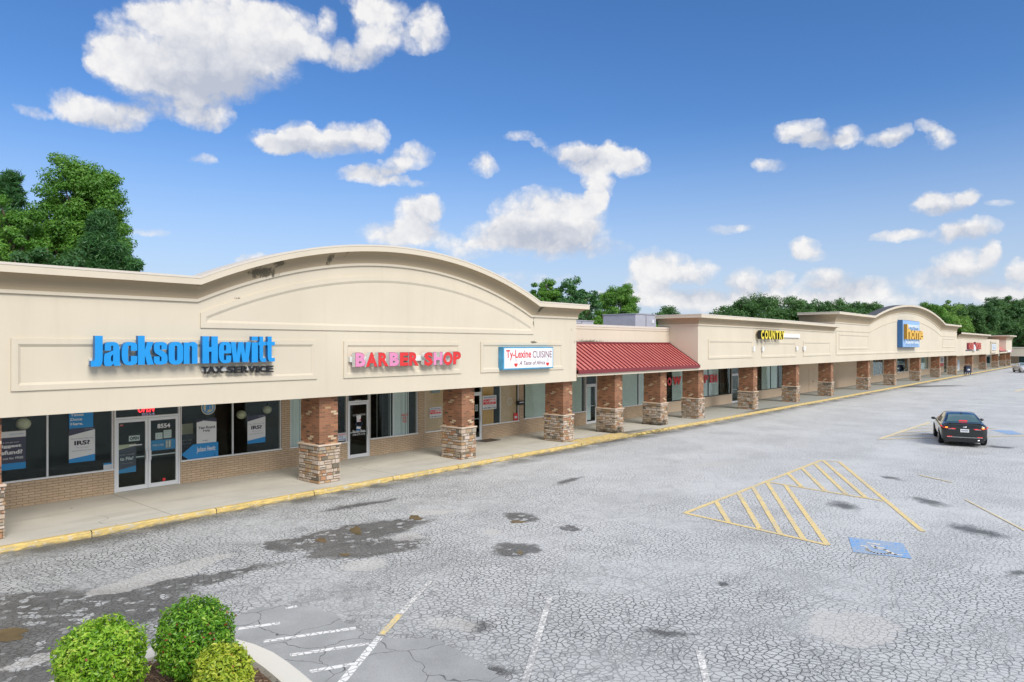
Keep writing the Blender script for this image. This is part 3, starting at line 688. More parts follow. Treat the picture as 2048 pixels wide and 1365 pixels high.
# ------------------------------------------------------------------ shop fronts
OPEN = []     # (x0,x1,z_sill)
def window(x0, x1, sill, mulls=(), frm=None, blind=None, y=D_WALL, top=3.05, reveal=.04):
    frm = frm or M_ALU; y0 = y+reveal; OPEN.append((x0, x1, sill)); f = .045
    m = MB(); m.box(x0, x1, y0-.05, y0+.06, sill, sill+f, frm); m.box(x0, x1, y0, y0+.06, top-f, top, frm)
    xs = [x0+f/2]+list(mulls)+[x1-f/2]
    for x in xs: m.box(x-f/2, x+f/2, y0-.003, y0+.063, sill+f, top-f, frm)
    w = m.build('window', mall)
    g = MB()
    for a, b in zip(xs, xs[1:]): g.box(a+f/2, b-f/2, y0+.026, y0+.034, sill+f, top-f, M_GLASS)
    g.build('pane', w)
    if blind:
        for kind, a, b, mat in blind:
            q = MB()
            if kind == 'flat': q.box(a, b, y0+.055, y0+.06, sill+.02, top-.02, mat)
            else:
                x = a; rr = random.Random(int(a*100))
                while x < b:
                    t = rr.uniform(-.4, .4) if kind == 'slats' else rr.uniform(.5, 1.3); c_, s_ = math.cos(t)*.045, math.sin(t)*.045
                    q.face([(x-c_, y0+.10-s_, sill+.02), (x+c_, y0+.10+s_, sill+.02), (x+c_, y0+.10+s_, top), (x-c_, y0+.10-s_, top)], mat)
                    x += .09 if kind == 'slats' else rr.choice([.09, .16, .3])
            q.build('blind' if kind != 'flat' else 'window_shade', w)
    return w
def door(x0, x1, leaves=1, frm=None, top=3.05, zh=2.33, blind=None, glassmat=None, bar=False):
    frm = frm or M_ALU; y0 = D_WALL+.03; OPEN.append((x0, x1, .15)); f = .055; z0 = .15
    m = MB()
    for x in (x0+f/2, x1-f/2): m.box(x-f/2, x+f/2, y0, y0+.09, z0, top, frm)
    m.box(x0+f, x1-f, y0, y0+.09, zh, zh+.06, frm); m.box(x0+f, x1-f, y0, y0+.09, top-.05, top, frm)
    d = m.build('door', mall); W = (x1-x0-2*f)/leaves
    g = MB(); g.box(x0+f, x1-f, y0+.04, y0+.05, zh+.06, top-.05, M_GLASS); g.build('transom_pane', d)
    for i in range(leaves):
        a = x0+f+W*i+.006; b = a+W-.012; s = .075; ya, yb = y0+.01, y0+.055
        m = MB(); m.box(a, a+s, ya, yb, z0+.012, zh-.01, frm); m.box(b-s, b, ya, yb, z0+.012, zh-.01, frm); m.box(a+s, b-s, ya+.002, yb-.002, z0+.012, z0+.14, frm); m.box(a+s, b-s, ya+.002, yb-.002, zh-.10, zh-.01, frm)
        m.build('door_leaf', d)
        m = MB(); m.box(a+s, b-s, ya+.018, ya+.026, z0+.14, zh-.10, glassmat or M_GLASS); m.build('pane', d)
        if blind:
            q = MB(); V = []; nn = 24
            for k in range(nn+1):
                xx = a+s+.01+(b-a-2*s)*.62*k/nn; V += [(xx, yb+.06+.02*math.sin(k*1.9), z0+.2), (xx, yb+.06+.02*math.sin(k*1.9), zh-.12)]
            q.mesh(V, [(2*k, 2*k+2, 2*k+3, 2*k+1) for k in range(nn)], M_BLIND); q.build('curtain', d)
        hx = (b-s*.5) if (i == 0) else (a+s*.5)
        m = MB()
        m.box(hx-.035, hx+.035, ya-.05, ya-.02, 1.02, 1.32, M_ALU)
        for zz in (1.06, 1.25): m.box(hx-.012, hx+.012, ya-.022, ya+.004, zz, zz+.03, M_ALU)
        m.box(a+s, b-s, yb+.0, yb+.02, 1.13, 1.16, M_ALU); m.build('handle', d)
    return d
z1 = .84
window(2.0, XW(228), z1, [XW(96)])
dJ = door(XW(228.6), XW(361.4), 2)
window(XW(361.6), XW(563.5), z1, [XW(467)])
window(XW(580.5), XW(580.5)+1.05, z1, blind=[('slats', XW(580.5)+.06, XW(580.5)+1.0, M_BLIND)])
window(15.55, XW(695.2), .80)
dB = door(XW(695.4), XW(740.4), 1)
window(XW(740.6), XW(836.4), .80, [XW(788.7)], blind=[('sparse', XW(752), XW(789), M_BLIND), ('slats', XW(791), XW(824), M_BLIND)])
window(XW(850), XW(850)+1.5, .80, blind=[('flat', XW(850)+.03, XW(850)+1.47, M_BROWN)])
dT = door(XW(964.8)-1.08, XW(964.8), 1)
window(XW(965), XW(1038.6), .80, [XW(1001.9)], blind=[('flat', XW(966)+.08, XW(990), M_WOODP), ('flat', XW(1004), XW(1035), M_BROWN)])
window(XW(1047.3), XW(1047.3)+2.1, .86, blind=[('flat', XW(1053), XW(1047.3)+2.0, M_SHADE)])
window(XW(1146.8)-1.6, XW(1172), .86, blind=[('flat', XW(1146.8)-1.5, XW(1166), M_SHADE)])
dW = door(XW(1172.4), XW(1194.8), 1, blind=True)
window(XW(1246.5)-1.3, XW(1297), .86, [XW(1279)], blind=[('flat', XW(1246.5)-1.2, XW(1277), M_SHADE), ('flat', XW(1281), XW(1296), M_BLIND)])
window(XW(1333)-1.4, XW(1371), .84, [XW(1333)-.1, XW(1345)], frm=M_BRZ, blind=[('flat', XW(1346.5), XW(1369), M_SHADE)])
window(XW(1400), XW(1463.5), .86, [XW(1418), XW(1441.7)], frm=M_BRZ, blind=[('flat', XW(1403), XW(1439), M_BLIND)])
door(XW(1463.8), XW(1479), 1)
window(XW(1512), XW(1567), .86, [XW(1524), XW(1542.8), XW(1558)], frm=M_BRZ, blind=[('flat', XW(1525.5), XW(1556), M_SHADE)])
window(XW(1746), XW(1767), 1.0); window(XW(1794.6), XW(1816.5), 1.0); window(XW(1842), XW(1857), 1.0, blind=[('flat', XW(1843), XW(1855), M_SHADE)])
door(XW(1888), XW(1893), 1, frm=M_BRZ)
window(XW(1958), XW(1967.5), 1.0); door(XW(1973), XW(1981), 1, frm=M_ALU); window(XW(1997), XW(2002), .9)
# walls round the openings: painted brick for the near shops, tan render beyond
OPEN.sort(); XBR = XW(1290)
def wallmb(lo, hi, mat):
    m = MB(); x = lo
    for a, b, s in OPEN:
        if b <= lo or a >= hi: continue
        a2, b2 = max(a, lo), min(b, hi)
        if a2 > x+.002: m.box(x, a2, D_WALL, D_WALL+.2, .15, 3.16, mat)
        if s > .16: m.box(a2, b2, D_WALL+.001, D_WALL+.2, .15, s, mat)
        m.box(a2, b2, D_WALL+.001, D_WALL+.2, 3.05, 3.16, mat)
        x = max(x, b2)
    if x < hi: m.box(x, hi, D_WALL, D_WALL+.2, .15, 3.16, mat)
    return m
wallmb(-6, XBR, M_BUFF).build('brick_wall', mall); wallmb(XBR, XG1, M_TAN).build('rendered_wall', mall)
m = MB(); a = XW(1618); m.box(a, a+1.1, D_WALL-.02, D_WALL-.004, .16, 2.3, M_TAN); m.box(a-.07, a, D_WALL-.03, D_WALL-.003, .16, 2.37, M_TAN); m.box(a+1.1, a+1.17, D_WALL-.03, D_WALL-.003, .16, 2.37, M_TAN); m.box(a+.98, a+1.04, D_WALL-.07, D_WALL-.02, 1.05, 1.17, M_BRZ); m.build('steel_door', mall)
# dim rooms behind the glass
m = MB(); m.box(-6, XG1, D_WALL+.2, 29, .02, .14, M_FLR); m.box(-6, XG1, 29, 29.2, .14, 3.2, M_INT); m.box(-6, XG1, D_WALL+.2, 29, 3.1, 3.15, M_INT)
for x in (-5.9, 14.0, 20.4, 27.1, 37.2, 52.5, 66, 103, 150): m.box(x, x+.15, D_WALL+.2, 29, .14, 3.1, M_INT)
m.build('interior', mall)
# ------------------------------------------------------------------ signs on the parapets
C_JB = col(.008, .29, .72, .4, name='sign_blue', var=.03); C_JBS = col(.01, .15, .42, .45, name='sign_blue_side')
C_RED = col(.70, .035, .035, .4, name='sign_red', var=.05); C_PNK = col(.72, .26, .46, .4, name='faded_pink', var=.06); C_RET = col(.66, .67, .64, .5, name='letter_return')
C_RACE = col(.70, .71, .69, .5, name='raceway'); C_YEL = col(.80, .64, .03, .4, name='sign_yellow'); C_DKR = col(.22, .02, .05, .4, name='sign_maroon')
def ztab(px, pyL, D): return onD(px, pyL, D)[1]
def letters_px(root, txt, boxes, D, depth, face, side, bold, name='letter', rim=None):
    for ch, (xl, xr, yt, yb), fc in zip(txt, boxes, face if isinstance(face, list) else [face]*len(txt)):
        x0, z1 = onD(xl, yt, D); x1 = onD(xr, 0, D)[0]; z0 = onD(xl, yb, D)[1]
        m = MB()
        if rim: letters(m, ch, x0-.012, x1+.012, z0-.012, z1+.012, D+.004, rim, depth-.01, side, bold)
        letters(m, ch, x0, x1, z0, z1, D, fc, depth, side, bold)
        o = m.build(name, root)
def bar(root, name, xl, xr, yt, yb, y0, y1, mat):
    x0, z1 = onD(xl, yt, y0); x1 = onD(xr, 0, y0)[0]; z0 = onD(xl, yb, y0)[1]
    m = MB(); m.bbox(x0, x1, y0, y1, z0, z1, mat, .01); return m.build(name, root)
# heavy condensed letters drawn as outlines in a unit square
def rrect(x0, y0, x1, y1, rx, ry, n=5):
    P = []
    for cx, cy, a0 in ((x1-rx, y1-ry, 0), (x0+rx, y1-ry, 90), (x0+rx, y0+ry, 180), (x1-rx, y0+ry, 270)):
        for k in range(n+1): a = R_(a0+90*k/n); P.append((cx+rx*math.cos(a), cy+ry*math.sin(a)))
    return P
def soft(P, idx, k=.45):      # round the listed corners
    out = []; n = len(P)
    for i, p in enumerate(P):
        if i in idx:
            a, c = P[i-1], P[(i+1) % n]
            A = (p[0]+(a[0]-p[0])*k, p[1]+(a[1]-p[1])*k); B = (p[0]+(c[0]-p[0])*k, p[1]+(c[1]-p[1])*k)
            for q in (0, .25, .5, .75, 1): out.append(tuple((1-q)**2*A[j]+2*q*(1-q)*p[j]+q*q*B[j] for j in (0, 1)))
        else: out.append(p)
    return out
HV = {
 'o': [rrect(0, 0, 1, 1, .42, .24), rrect(.41, .17, .59, .83, .085, .07)],
 'n': [[(0, 0), (0, .97), (.40, .97), (.42, .90), (.52, .98), (.70, 1), (.88, .97), (1, .86), (1, 0), (.60, 0), (.60, .74), (.56, .80), (.5, .82), (.44, .80), (.41, .74), (.41, 0)]],
 'c': [soft([(1, .62), (1, 1), (0, 1), (0, 0), (1, 0), (1, .40), (.59, .40), (.59, .16), (.41, .16), (.41, .84), (.59, .84), (.59, .62)], (1, 2, 3, 4))],
 'e': [soft([(1, .46), (1, 1), (0, 1), (0, 0), (1, 0), (1, .36), (.59, .36), (.59, .15), (.41, .15), (.41, .46)], (1, 2, 3, 4)), rrect(.41, .58, .59, .85, .08, .06)],
 'a': [soft([(.05, .64), (.05, 1), (.97, 1), (.97, .12), (1.04, 0), (.63, 0), (.58, .09), (.42, -.01), (0, -.01), (0, .50), (.24, .55), (.56, .64), (.56, .84), (.43, .84), (.43, .64)], (1, 2, 8, 9), .4), [(.56, .48), (.44, .41), (.41, .24), (.5, .16), (.56, .22)]],
 's': [soft([(.96, .66), (.96, 1), (.02, 1), (.02, .56), (.30, .44), (.56, .33), (.56, .15), (.43, .15), (.43, .36), (.02, .36), (.02, 0), (1, 0), (1, .44), (.74, .57), (.44, .68), (.44, .85), (.56, .85), (.56, .66)], (1, 2, 3, 10, 11, 12), .42)],
 'k': [[(0, 0), (0, 1), (.42, 1), (.42, .50), (.58, .79), (.98, .79), (.73, .45), (1.0, 0), (.58, 0), (.43, .33), (.42, 0)]],
 'H': [[(0, 0), (0, 1), (.42, 1), (.42, .60), (.58, .60), (.58, 1), (1, 1), (1, 0), (.58, 0), (.58, .43), (.42, .43), (.42, 0)]],
 'J': [soft([(0, -.02), (0, .17), (.33, .17), (.33, 1), (1, 1), (1, -.02)], (2, 5), .3)],
 'w': [[(0, 1), (.13, 0), (.42, 0), (.5, .52), (.58, 0), (.87, 0), (1, 1), (.76, 1), (.71, .40), (.62, 1), (.38, 1), (.29, .40), (.24, 1)]],
 'i': [[(0, 0), (0, .77), (1, .77), (1, 0)], [(0, .85), (0, 1), (1, 1), (1, .85)]],
 't': [soft([(.14, 1), (.62, 1), (.62, .79), (1, .79), (1, .65), (.62, .65), (.62, .15), (1, .15), (1, 0), (.14, 0), (.14, .65), (0, .65), (0, .79), (.14, .79)], (9,), .4)]}
def heavy_px(root, txt, boxes, D, depth, face, side, bold=0):
    for ch, (xl, xr, yt, yb) in zip(txt, boxes):
        x0, z1 = onD(xl, yt, D); x1 = onD(xr, 0, D)[0]; z0 = onD(xl, yb, D)[1]; W, H = x1-x0, z1-z0
        cu = bpy.data.curves.new('lettering', 'CURVE'); cu.dimensions = '2D'; cu.fill_mode = 'BOTH'; cu.extrude = depth/2
        for P in HV[ch]:
            sp = cu.splines.new('POLY'); sp.points.add(len(P)-1); sp.use_cyclic_u = True
            for q_, p in zip(sp.points, P): q_.co = (p[0]*W, p[1]*H, 0, 1)
        o = bpy.data.objects.new('lettering', cu); C.objects.link(o)
        me = bpy.data.meshes.new_from_object(o.evaluated_get(bpy.context.evaluated_depsgraph_get()))
        m = MB(); V = [(x0+v.co.x, D-v.co.z, z0+v.co.y) for v in me.vertices]
        m.mesh(V, [tuple(p.vertices) for p in me.polygons if abs(p.normal.z) > .5], face); m.mesh(V, [tuple(p.vertices) for p in me.polygons if abs(p.normal.z) <= .5], side)
        bpy.data.objects.remove(o); bpy.data.curves.remove(cu); bpy.data.meshes.remove(me)
        m.build('letter', root)
# tax office
DJ = D_FAS-.24
t1 = thing('letter_sign', 'bright blue tax office letters over smaller black TAX SERVICE letters', 'sign')
q = lambda x: x/3.303; Y = lambda y: 460+y/3.303
JL = [(595, 672, 700, 900), (680, 788, 741, 900), (797, 900, 741, 896), (905, 1010, 700, 892), (1008, 1100, 741, 891), (1107, 1203, 740, 891), (1207, 1298, 740, 886), (1330, 1432, 703, 883), (1438, 1520, 740, 882), (1517, 1650, 741, 876), (1655, 1696, 705, 876), (1700, 1750, 705, 873), (1753, 1808, 705, 871)]
heavy_px(t1, 'JacksonHewitt', [(q(a), q(b), Y(c), Y(d)) for a, b, c, d in JL], DJ, .13, C_JB, C_JBS, .055)
bar(t1, 'raceway', 179, 547, 718, 731, D_FAS-.11, D_FAS-.002, C_RACE)
TX = [(1338, 1378, 905, 953), (1372, 1428, 904, 951), (1425, 1480, 903, 950), (1502, 1550, 902, 948), (1553, 1594, 902, 947), (1598, 1645, 901, 946), (1643, 1692, 900, 945), (1695, 1715, 900, 944), (1718, 1764, 899, 943), (1766, 1808, 898, 942)]
letters_px(t1, 'TAXSERVICE', [(q(a), q(b), Y(c), Y(d)) for a, b, c, d in TX], DJ+.08, .07, M_BLK, M_BLK, .03)
bar(t1, 'raceway', 405, 545, 736, 743.5, D_FAS-.09, D_FAS-.002, C_RACE)
# barber shop
t2 = thing('letter_sign', 'red and pink BARBER SHOP channel letters on a white raceway', 'sign')
BL = [(375, 520, 192, 395), (528, 692, 190, 395), (710, 856, 190, 388), (873, 1010, 188, 386), (1025, 1148, 188, 381), (1160, 1298, 186, 379), (1380, 1505, 186, 379), (1517, 1645, 184, 370), (1658, 1793, 181, 372), (1803, 1914, 176, 358)]
bq = lambda v: 660+v/7.314; bY = lambda v: 680+v/7.314
fc = [C_PNK, C_RED, C_RED, C_PNK, C_RED, C_RED, C_RED, C_PNK, C_RED, C_RED]
letters_px(t2, 'BARBERSHOP', [(bq(a), bq(b), bY(c), bY(d)) for a, b, c, d in BL], D_FAS-.30, .18, fc, C_RET, .05, rim=C_DKR)
bar(t2, 'raceway', 700.5, 915, 713.5, 725, D_FAS-.12, D_FAS-.002, C_RACE)
# restaurant box sign
t3 = thing('box_sign', 'white restaurant light box sign with blue frame and red lettering', 'sign')
DB = D_FAS-.28; cabx = lambda v: 960+v/10.24; caby = lambda v: 660+v/10.24
x0, z1 = onD(cabx(478), caby(350), DB); x1 = onD(cabx(1500), 0, DB)[0]; z0 = onD(cabx(478), caby(825), DB)[1]
C_CAB = col(.06, .30, .52, .45, name='cabinet_blue', var=.2); C_FACE = col(.80, .84, .86, .35, name='sign_face', var=.02)
m = MB(); m.bbox(x0, x1, DB, D_FAS-.01, z0, z1, C_CAB, .012); m.build('sign_cabinet', t3)
fb = .055; m = MB(); m.box(x0+fb, x1-fb, DB-.006, DB+.002, z0+fb, z1-fb, C_FACE); m.build('sign_face', t3)
U = lambda u: x0+(x1-x0)*u; W_ = lambda w: z0+(z1-z0)*w
def face_text(mb, txt, u0, u1, w0, w1, mat, bold=0.0, shear=0.0, y=DB-.009): letters(mb, txt, U(u0), U(u1), W_(w0), W_(w1), y, mat, 0, None, bold, shear)
m = MB(); face_text(m, 'Ty-Lexine', .05, .535, .40, .86, C_RED, .022); face_text(m, 'CUISINE', .565, .965, .50, .81, C_DKR, .002); face_text(m, 'A Taste of Africa', .30, .82, .19, .37, C_DKR, .01, .25); m.build('lettering', t3)
for uc in (.235, .875):
    m = MB(); cx, cz, r = U(uc), W_(.27), (x1-x0)*.034; P = [(cx+r*math.cos(a), DB-.009, cz+1.25*r*math.sin(a)) for a in np.linspace(math.pi, 2*math.pi, 14)]
    m.face(P, C_RED)
    for s in (-.3, .3):
        pts = [(cx+s*r+.25*r*math.sin(k*1.1), DB-.009, cz+r*.35+k*r*.3) for k in range(6)]
        for a, b in zip(pts, pts[1:]): m.face([a, (a[0]+.012, a[1], a[2]), (b[0]+.012, b[1], b[2]), b], C_DKR)
    m.build('soup_bowl', t3)
# COUNTRY
t4 = thing('letter_sign', 'yellow COUNTRY letters with black sides beside an empty white raceway', 'sign')
cq = lambda v: 1480+v/9.309; cy = lambda v: 640+v/9.309
CL = [(395, 450, 190, 364), (465, 524, 193, 364), (535, 590, 196, 364), (603, 655, 200, 364), (668, 722, 203, 366), (733, 784, 206, 366), (778, 834, 209, 368)]
letters_px(t4, 'COUNTRY', [(cq(a), cq(b), cy(c), cy(d)) for a, b, c, d in CL], D_FAS-.42, .30, C_YEL, M_BLK, .05)
bar(t4, 'raceway', cq(342), cq(1118), cy(240), cy(318), D_FAS-.12, D_FAS-.002, M_WHT)
for i, (v, a, b) in enumerate([(232, 492, 588), (400, 497, 585), (1037, 497, 575), (1173, 495, 572)]):
    x0_, z1_ = onD(cq(v-11), cy(a), D_FAS); x1_ = onD(cq(v+11), 0, D_FAS)[0]; z0_ = onD(cq(v-11), cy(b), D_FAS)[1]
    m = MB(); m.bbox(x0_, x1_, D_FAS-.16, D_FAS-.046, z0_, z1_, M_WHT, .02); m.box(x0_+.08, x1_-.08, D_FAS-.05, D_FAS-.001, (z0_+z1_)/2-.05, (z0_+z1_)/2+.05, C_RET)
    lab = ['white wall bracket on the right edge of the long blank panel', 'white wall bracket on the panel edge just below the C of COUNTRY', 'white wall bracket right of the COUNTRY sign on the middle panel', 'white wall bracket left edge of the narrow panel beyond COUNTRY'][i]
    tag(m.build('wall_bracket'), lab, 'bracket', 'white brackets between the blank sign panels')
# furniture shop
t5 = thing('box_sign', 'tall light blue furniture shop sign with large yellow word home', 'sign')
hq = lambda v: 1780+v/15.167; hy = lambda v: 620+v/15.167
DH = D_FAS-.55; x0, z1 = onD(hq(382), hy(300), DH); x1 = onD(hq(895), 0, DH)[0]; z0 = onD(hq(382), hy(1140), DH)[1]
C_HB = col(.27, .47, .78, .4, name='light_blue_face', var=.05); C_HS = col(.03, .13, .33, .4, name='dark_blue_side'); C_ORG = col(.80, .46, .04, .4, name='amber_letter'); C_ORS = col(.40, .20, .02, .5, name='amber_side'); C_PAL = col(.70, .80, .88, .4, name='pale_letter'); C_NVY = col(.03, .07, .18, .4, name='navy')
m = MB(); m.bbox(x0, x1, DH, D_FAS-.01, z0, z1, C_HS, .03); m.build('sign_cabinet', t5)
m = MB(); m.box(x0+.05, x1-.05, DH-.012, DH+.002, z0+.05, z1-.05, C_HB); m.build('sign_face', t5)
m = MB(); y = DH-.07; letters(m, 'FARMERS', U(.27), U(.93), W_(.735), W_(.845), y, C_PAL, .06, C_PAL, .05); letters(m, 'FURNITURE', U(.14), U(.93), W_(.13), W_(.235), y, C_PAL, .06, C_PAL, .05)
letters(m, 'since 1949', U(.3), U(.88), W_(.665), W_(.715), DH-.014, C_NVY, 0, None, .03); letters(m, 'low prices', U(.16), U(.88), W_(.06), W_(.105), DH-.014, C_NVY, 0, None, .03); m.build('lettering', t5)
m = MB()
for ch, a, b, c in (('h', .05, .27, .84), ('o', .28, .49, .635), ('m', .51, .80, .635), ('e', .81, 1.02, .635)): letters(m, ch, U(a), U(b), W_(.295), W_(c), DH-.36, C_ORG, .34, C_ORS, .03)
m.build('large_lettering', t5)
# E: red words with a white emblem between
t6 = thing('letter_sign', 'orange red two word sign split by a white flame emblem', 'sign')
def bx(a, b, c, d): return onD(1920+a/13.65, 660+c/13.65, D_FAS-.3)+(onD(1920+b/13.65, 0, D_FAS-.3)[0], onD(1920+a/13.65, 660+d/13.65, D_FAS-.3)[1])
C_RO = col(.62, .10, .06, .45, name='orange_red')
m = MB()
a, z1_, b, z0_ = bx(243, 380, 355, 540); letters(m, 'HOUSE', a, b, z0_, z1_, D_FAS-.3, C_RO, .25, C_DKR, .05)
a, z1_, b, z0_ = bx(440, 582, 355, 538); letters(m, 'SMOKE', a, b, z0_, z1_, D_FAS-.3, C_RO, .25, C_DKR, .05)
m.build('lettering', t6)
m = MB(); a, z1_, b, z0_ = bx(385, 435, 330, 600); k = (a+b)/2; h = z1_-z0_
m.prism([(k, z0_), (b, z0_+h*.16), (b-.1, z0_+h*.5), (k+.2, z0_+h*.75), (a, z0_+h*.55), (a, z0_+h*.2)], D_FAS-.3, D_FAS-.05, M_WHT); m.prism([(k+.1, z0_+h*.55), (b+.1, z0_+h*.7), (b-.3, z1_), (k, z0_+h*.8)], D_FAS-.34, D_FAS-.06, C_DKR); m.build('flame_emblem', t6)
a, z1_, b, z0_ = bx(205, 545, 550, 578); m = MB(); letters(m, 'GRILL   BAR', a, b, z0_, z1_, D_FAS-.06, C_NVY, .05, C_NVY, .03); m.build('small_lettering', t6)
# F and G
a, z1_, b, z0_ = (rectF[0]+.9, rectF[3]-.5, rectF[1]-.9, rectF[2]+.5); t7 = thing('wall_sign', 'pale blue panel sign with grey letters beyond the orange red sign', 'sign')
m = MB(); m.box(a, b, D_FAS-.10, D_FAS+.09, z0_, z1_, col(.62, .68, .74, .5, name='pale_blue_panel')); m.build('sign_panel', t7)
m = MB(); letters(m, 'CITY', a+.6, b-.6, z0_+(z1_-z0_)*.55, z1_-.3, D_FAS-.104, col(.42, .5, .6, .5), 0, None, .04); letters(m, 'TRENDS', a+.5, b-.5, z0_+.3, z0_+(z1_-z0_)*.45, D_FAS-.104, col(.3, .34, .38, .5), 0, None, .04); m.build('lettering', t7)
t8 = thing('wall_sign', 'small white sign with magenta end below the farthest cornice', 'sign')
x0g, x1g = onD(2015.3, 0, D_FAS-.1)[0], onD(2023.8, 0, D_FAS-.1)[0]; zz = onD(2016, 701, D_FAS)[1], onD(2016, 704.7, D_FAS)[1]
m = MB(); m.bbox(x0g, x1g-2, D_FAS-.2, D_FAS-.003, zz[1], zz[0], M_WHT, .02); m.build('sign_panel', t8); m = MB(); m.bbox(x1g-1.95, x1g, D_FAS-.25, D_FAS-.003, zz[1]+.05, zz[0]-.1, col(.45, .03, .2, .4, name='magenta'), .05); m.build('round_logo', t8)

# ------------------------------------------------------------------ posters and lettering in the windows
C_PW = col(.74, .76, .76, .5, name='poster_white', var=.02); C_PN = col(.055, .06, .10, .5, name='poster_navy'); C_PB = col(.02, .27, .62, .5, name='poster_blue', var=.03); C_TXT = col(.03, .03, .05, .6, name='print_black'); C_GRY = col(.30, .32, .33, .6, name='print_grey'); C_CRM = col(.60, .56, .40, .6, name='cream')
DG = D_WALL+.05
def poster(name, label, cat, xl, xr, yt, yb, bg, rects=(), texts=(), polys=(), D=DG, th=.003, group=None):
    x0, z1 = onD(xl, yt, D); x1 = onD(xr, 0, D)[0]; z0 = onD(xl, yb, D)[1]
    U = lambda u: x0+(x1-x0)*u; W = lambda w: z0+(z1-z0)*w
    m = MB(); m.box(x0, x1, D, D+th, z0, z1, bg); k = 1
    for u0, u1, w0, w1, c in rects: m.face([(U(u0), D-.0012*k, W(w0)), (U(u1), D-.0012*k, W(w0)), (U(u1), D-.0012*k, W(w1)), (U(u0), D-.0012*k, W(w1))], c); k += .3
    for pts, c in polys: m.face([(U(u), D-.0012*k, W(w)) for u, w in pts], c); k += .3
    for txt, u0, u1, w0, w1, c, b in texts: letters(m, txt, U(u0), U(u1), W(w0), W(w1), D-.0012*k-.001, c, 0, None, b)
    return tag(m.build(name), label, cat, group)
WP = 'posters in the tax office windows'
irs = dict(bg=C_PW, polys=[([(0, 1), (0, .79), (1, .93), (1, 1)], C_PN), ([(0, 0), (1, 0), (1, .20), (0, .11)], C_PB)], texts=[('Got a letter from the', .08, .92, .67, .72, C_GRY, 0), ('IRS?', .2, .8, .50, .63, C_TXT, .04), ('We can help!', .25, .75, .40, .445, C_GRY, 0), ('jacksonhewitt.com', .12, .88, .31, .36, C_GRY, 0), ('jackson hewitt', .6, .95, .945, .965, C_PW, 0)])
poster('window_poster', 'IRS poster below the blue Taxes Done Here sign', 'poster', 137.8, 190, 858, 927, group=WP, **irs)
poster('window_poster', 'IRS poster between the two hanging globes', 'poster', 495, 530.7, 832, 888.5, group=WP, **irs)
poster('window_poster', 'dark blue poster asking about the Biggest refund', 'poster', -14, 51.6, 866, 944, C_PN, [(0, 1, .84, 1, C_PW), (0, 1, 0, .17, C_PB)], [('Did you get your', .2, .8, .69, .73, C_PW, 0), ('Biggest', .12, .86, .56, .66, C_PW, .04), ('Refund?', .06, .9, .40, .51, C_PW, .04), ('Find out for FREE', .05, .92, .27, .33, C_PW, .01), ('jackson hewitt', .5, .92, .90, .94, C_PB, 0)], group=WP)
poster('window_poster', 'bright blue poster reading Taxes Done Here', 'poster', 138, 186.3, 815, 858.5, C_PB, [], [('Get Your', .06, .70, .78, .91, C_PW, .03), ('Taxes', .06, .60, .57, .70, C_PW, .03), ('Done', .06, .54, .36, .49, C_PW, .03), ('Here.', .06, .58, .15, .28, C_PW, .03)], group=WP)
poster('window_sticker', 'small white notice with blue top beside the double door', 'notice', 207, 225.7, 927.5, 940, C_PW, [(0, 1, .74, 1, C_PB)], [('notice', .15, .85, .5, .62, C_GRY, 0), ('of hours', .12, .88, .3, .42, C_GRY, 0), ('posted', .12, .88, .1, .22, C_GRY, 0)])
poster('window_poster', 'white Year-Round Help poster with blue foot', 'poster', 393.3, 432.8, 840, 898, C_PW, polys=[([(0, 1), (0, .90), (.35, .95), (1, .88), (1, 1)], C_PN), ([(0, 0), (1, 0), (1, .17), (0, .17)], C_PB)], texts=[('Year-Round', .08, .92, .66, .76, C_TXT, .02), ('Help', .32, .68, .54, .64, C_TXT, .02), ('logo', .3, .6, .24, .28, C_GRY, .05)], group=WP)
D2 = DG-.018
x0, z1_ = onD(362.5, 893, D2); x1_ = onD(436.5, 0, D2)[0]; zc_ = onD(362.5, 910, D2)[1]; h = .30
m = MB(); k = x0+.38; m.prism([(x0, zc_), (k, zc_-h), (x1_, zc_-h), (x1_, zc_+h*.95), (k, zc_+h*.95)], D2, D2+.004, C_PB)
letters(m, 'Jackson Hewitt', k+.12, x1_-.1, zc_-.02, zc_+.19, D2-.002, C_PW, 0, None, .02); letters(m, 'TAX SERVICE', k+.7, x1_-.1, zc_-.16, zc_-.08, D2-.002, C_TXT, 0, None, .01)
tag(m.build('arrow_sign'), 'blue arrow shaped sign pointing left at the double door', 'sign')
poster('window_poster', 'beige and grey poster deep behind the blue arrow sign', 'poster', 361.5, 386, 849, 905, C_CRM, [(0, 1, 0, .62, C_PN)], [("Let's Get", .1, .9, .38, .46, C_GRY, .01), ('Started', .1, .8, .26, .34, C_GRY, .01)], D=DG+.9, group=WP)
# round jh roundel
x0, zc_ = onD(416.4, 815, DG); r = .245
m = MB()
for rad, c, yy in ((r, C_CRM, 0), (r*.86, C_PB, .003), (r*.70, C_CRM, .006)):
    P = [(x0+rad*math.cos(a), zc_+rad*math.sin(a)) for a in np.linspace(0, 2*math.pi, 49)[:-1]]; m.prism(P, DG-.02-yy, DG-yy, c)
letters(m, 'jh', x0-.11, x0+.11, zc_-.15, zc_+.16, DG-.03, C_PB, 0, None, .05); tag(m.build('round_sign'), 'round cream and blue jh sign hanging in the window', 'sign')
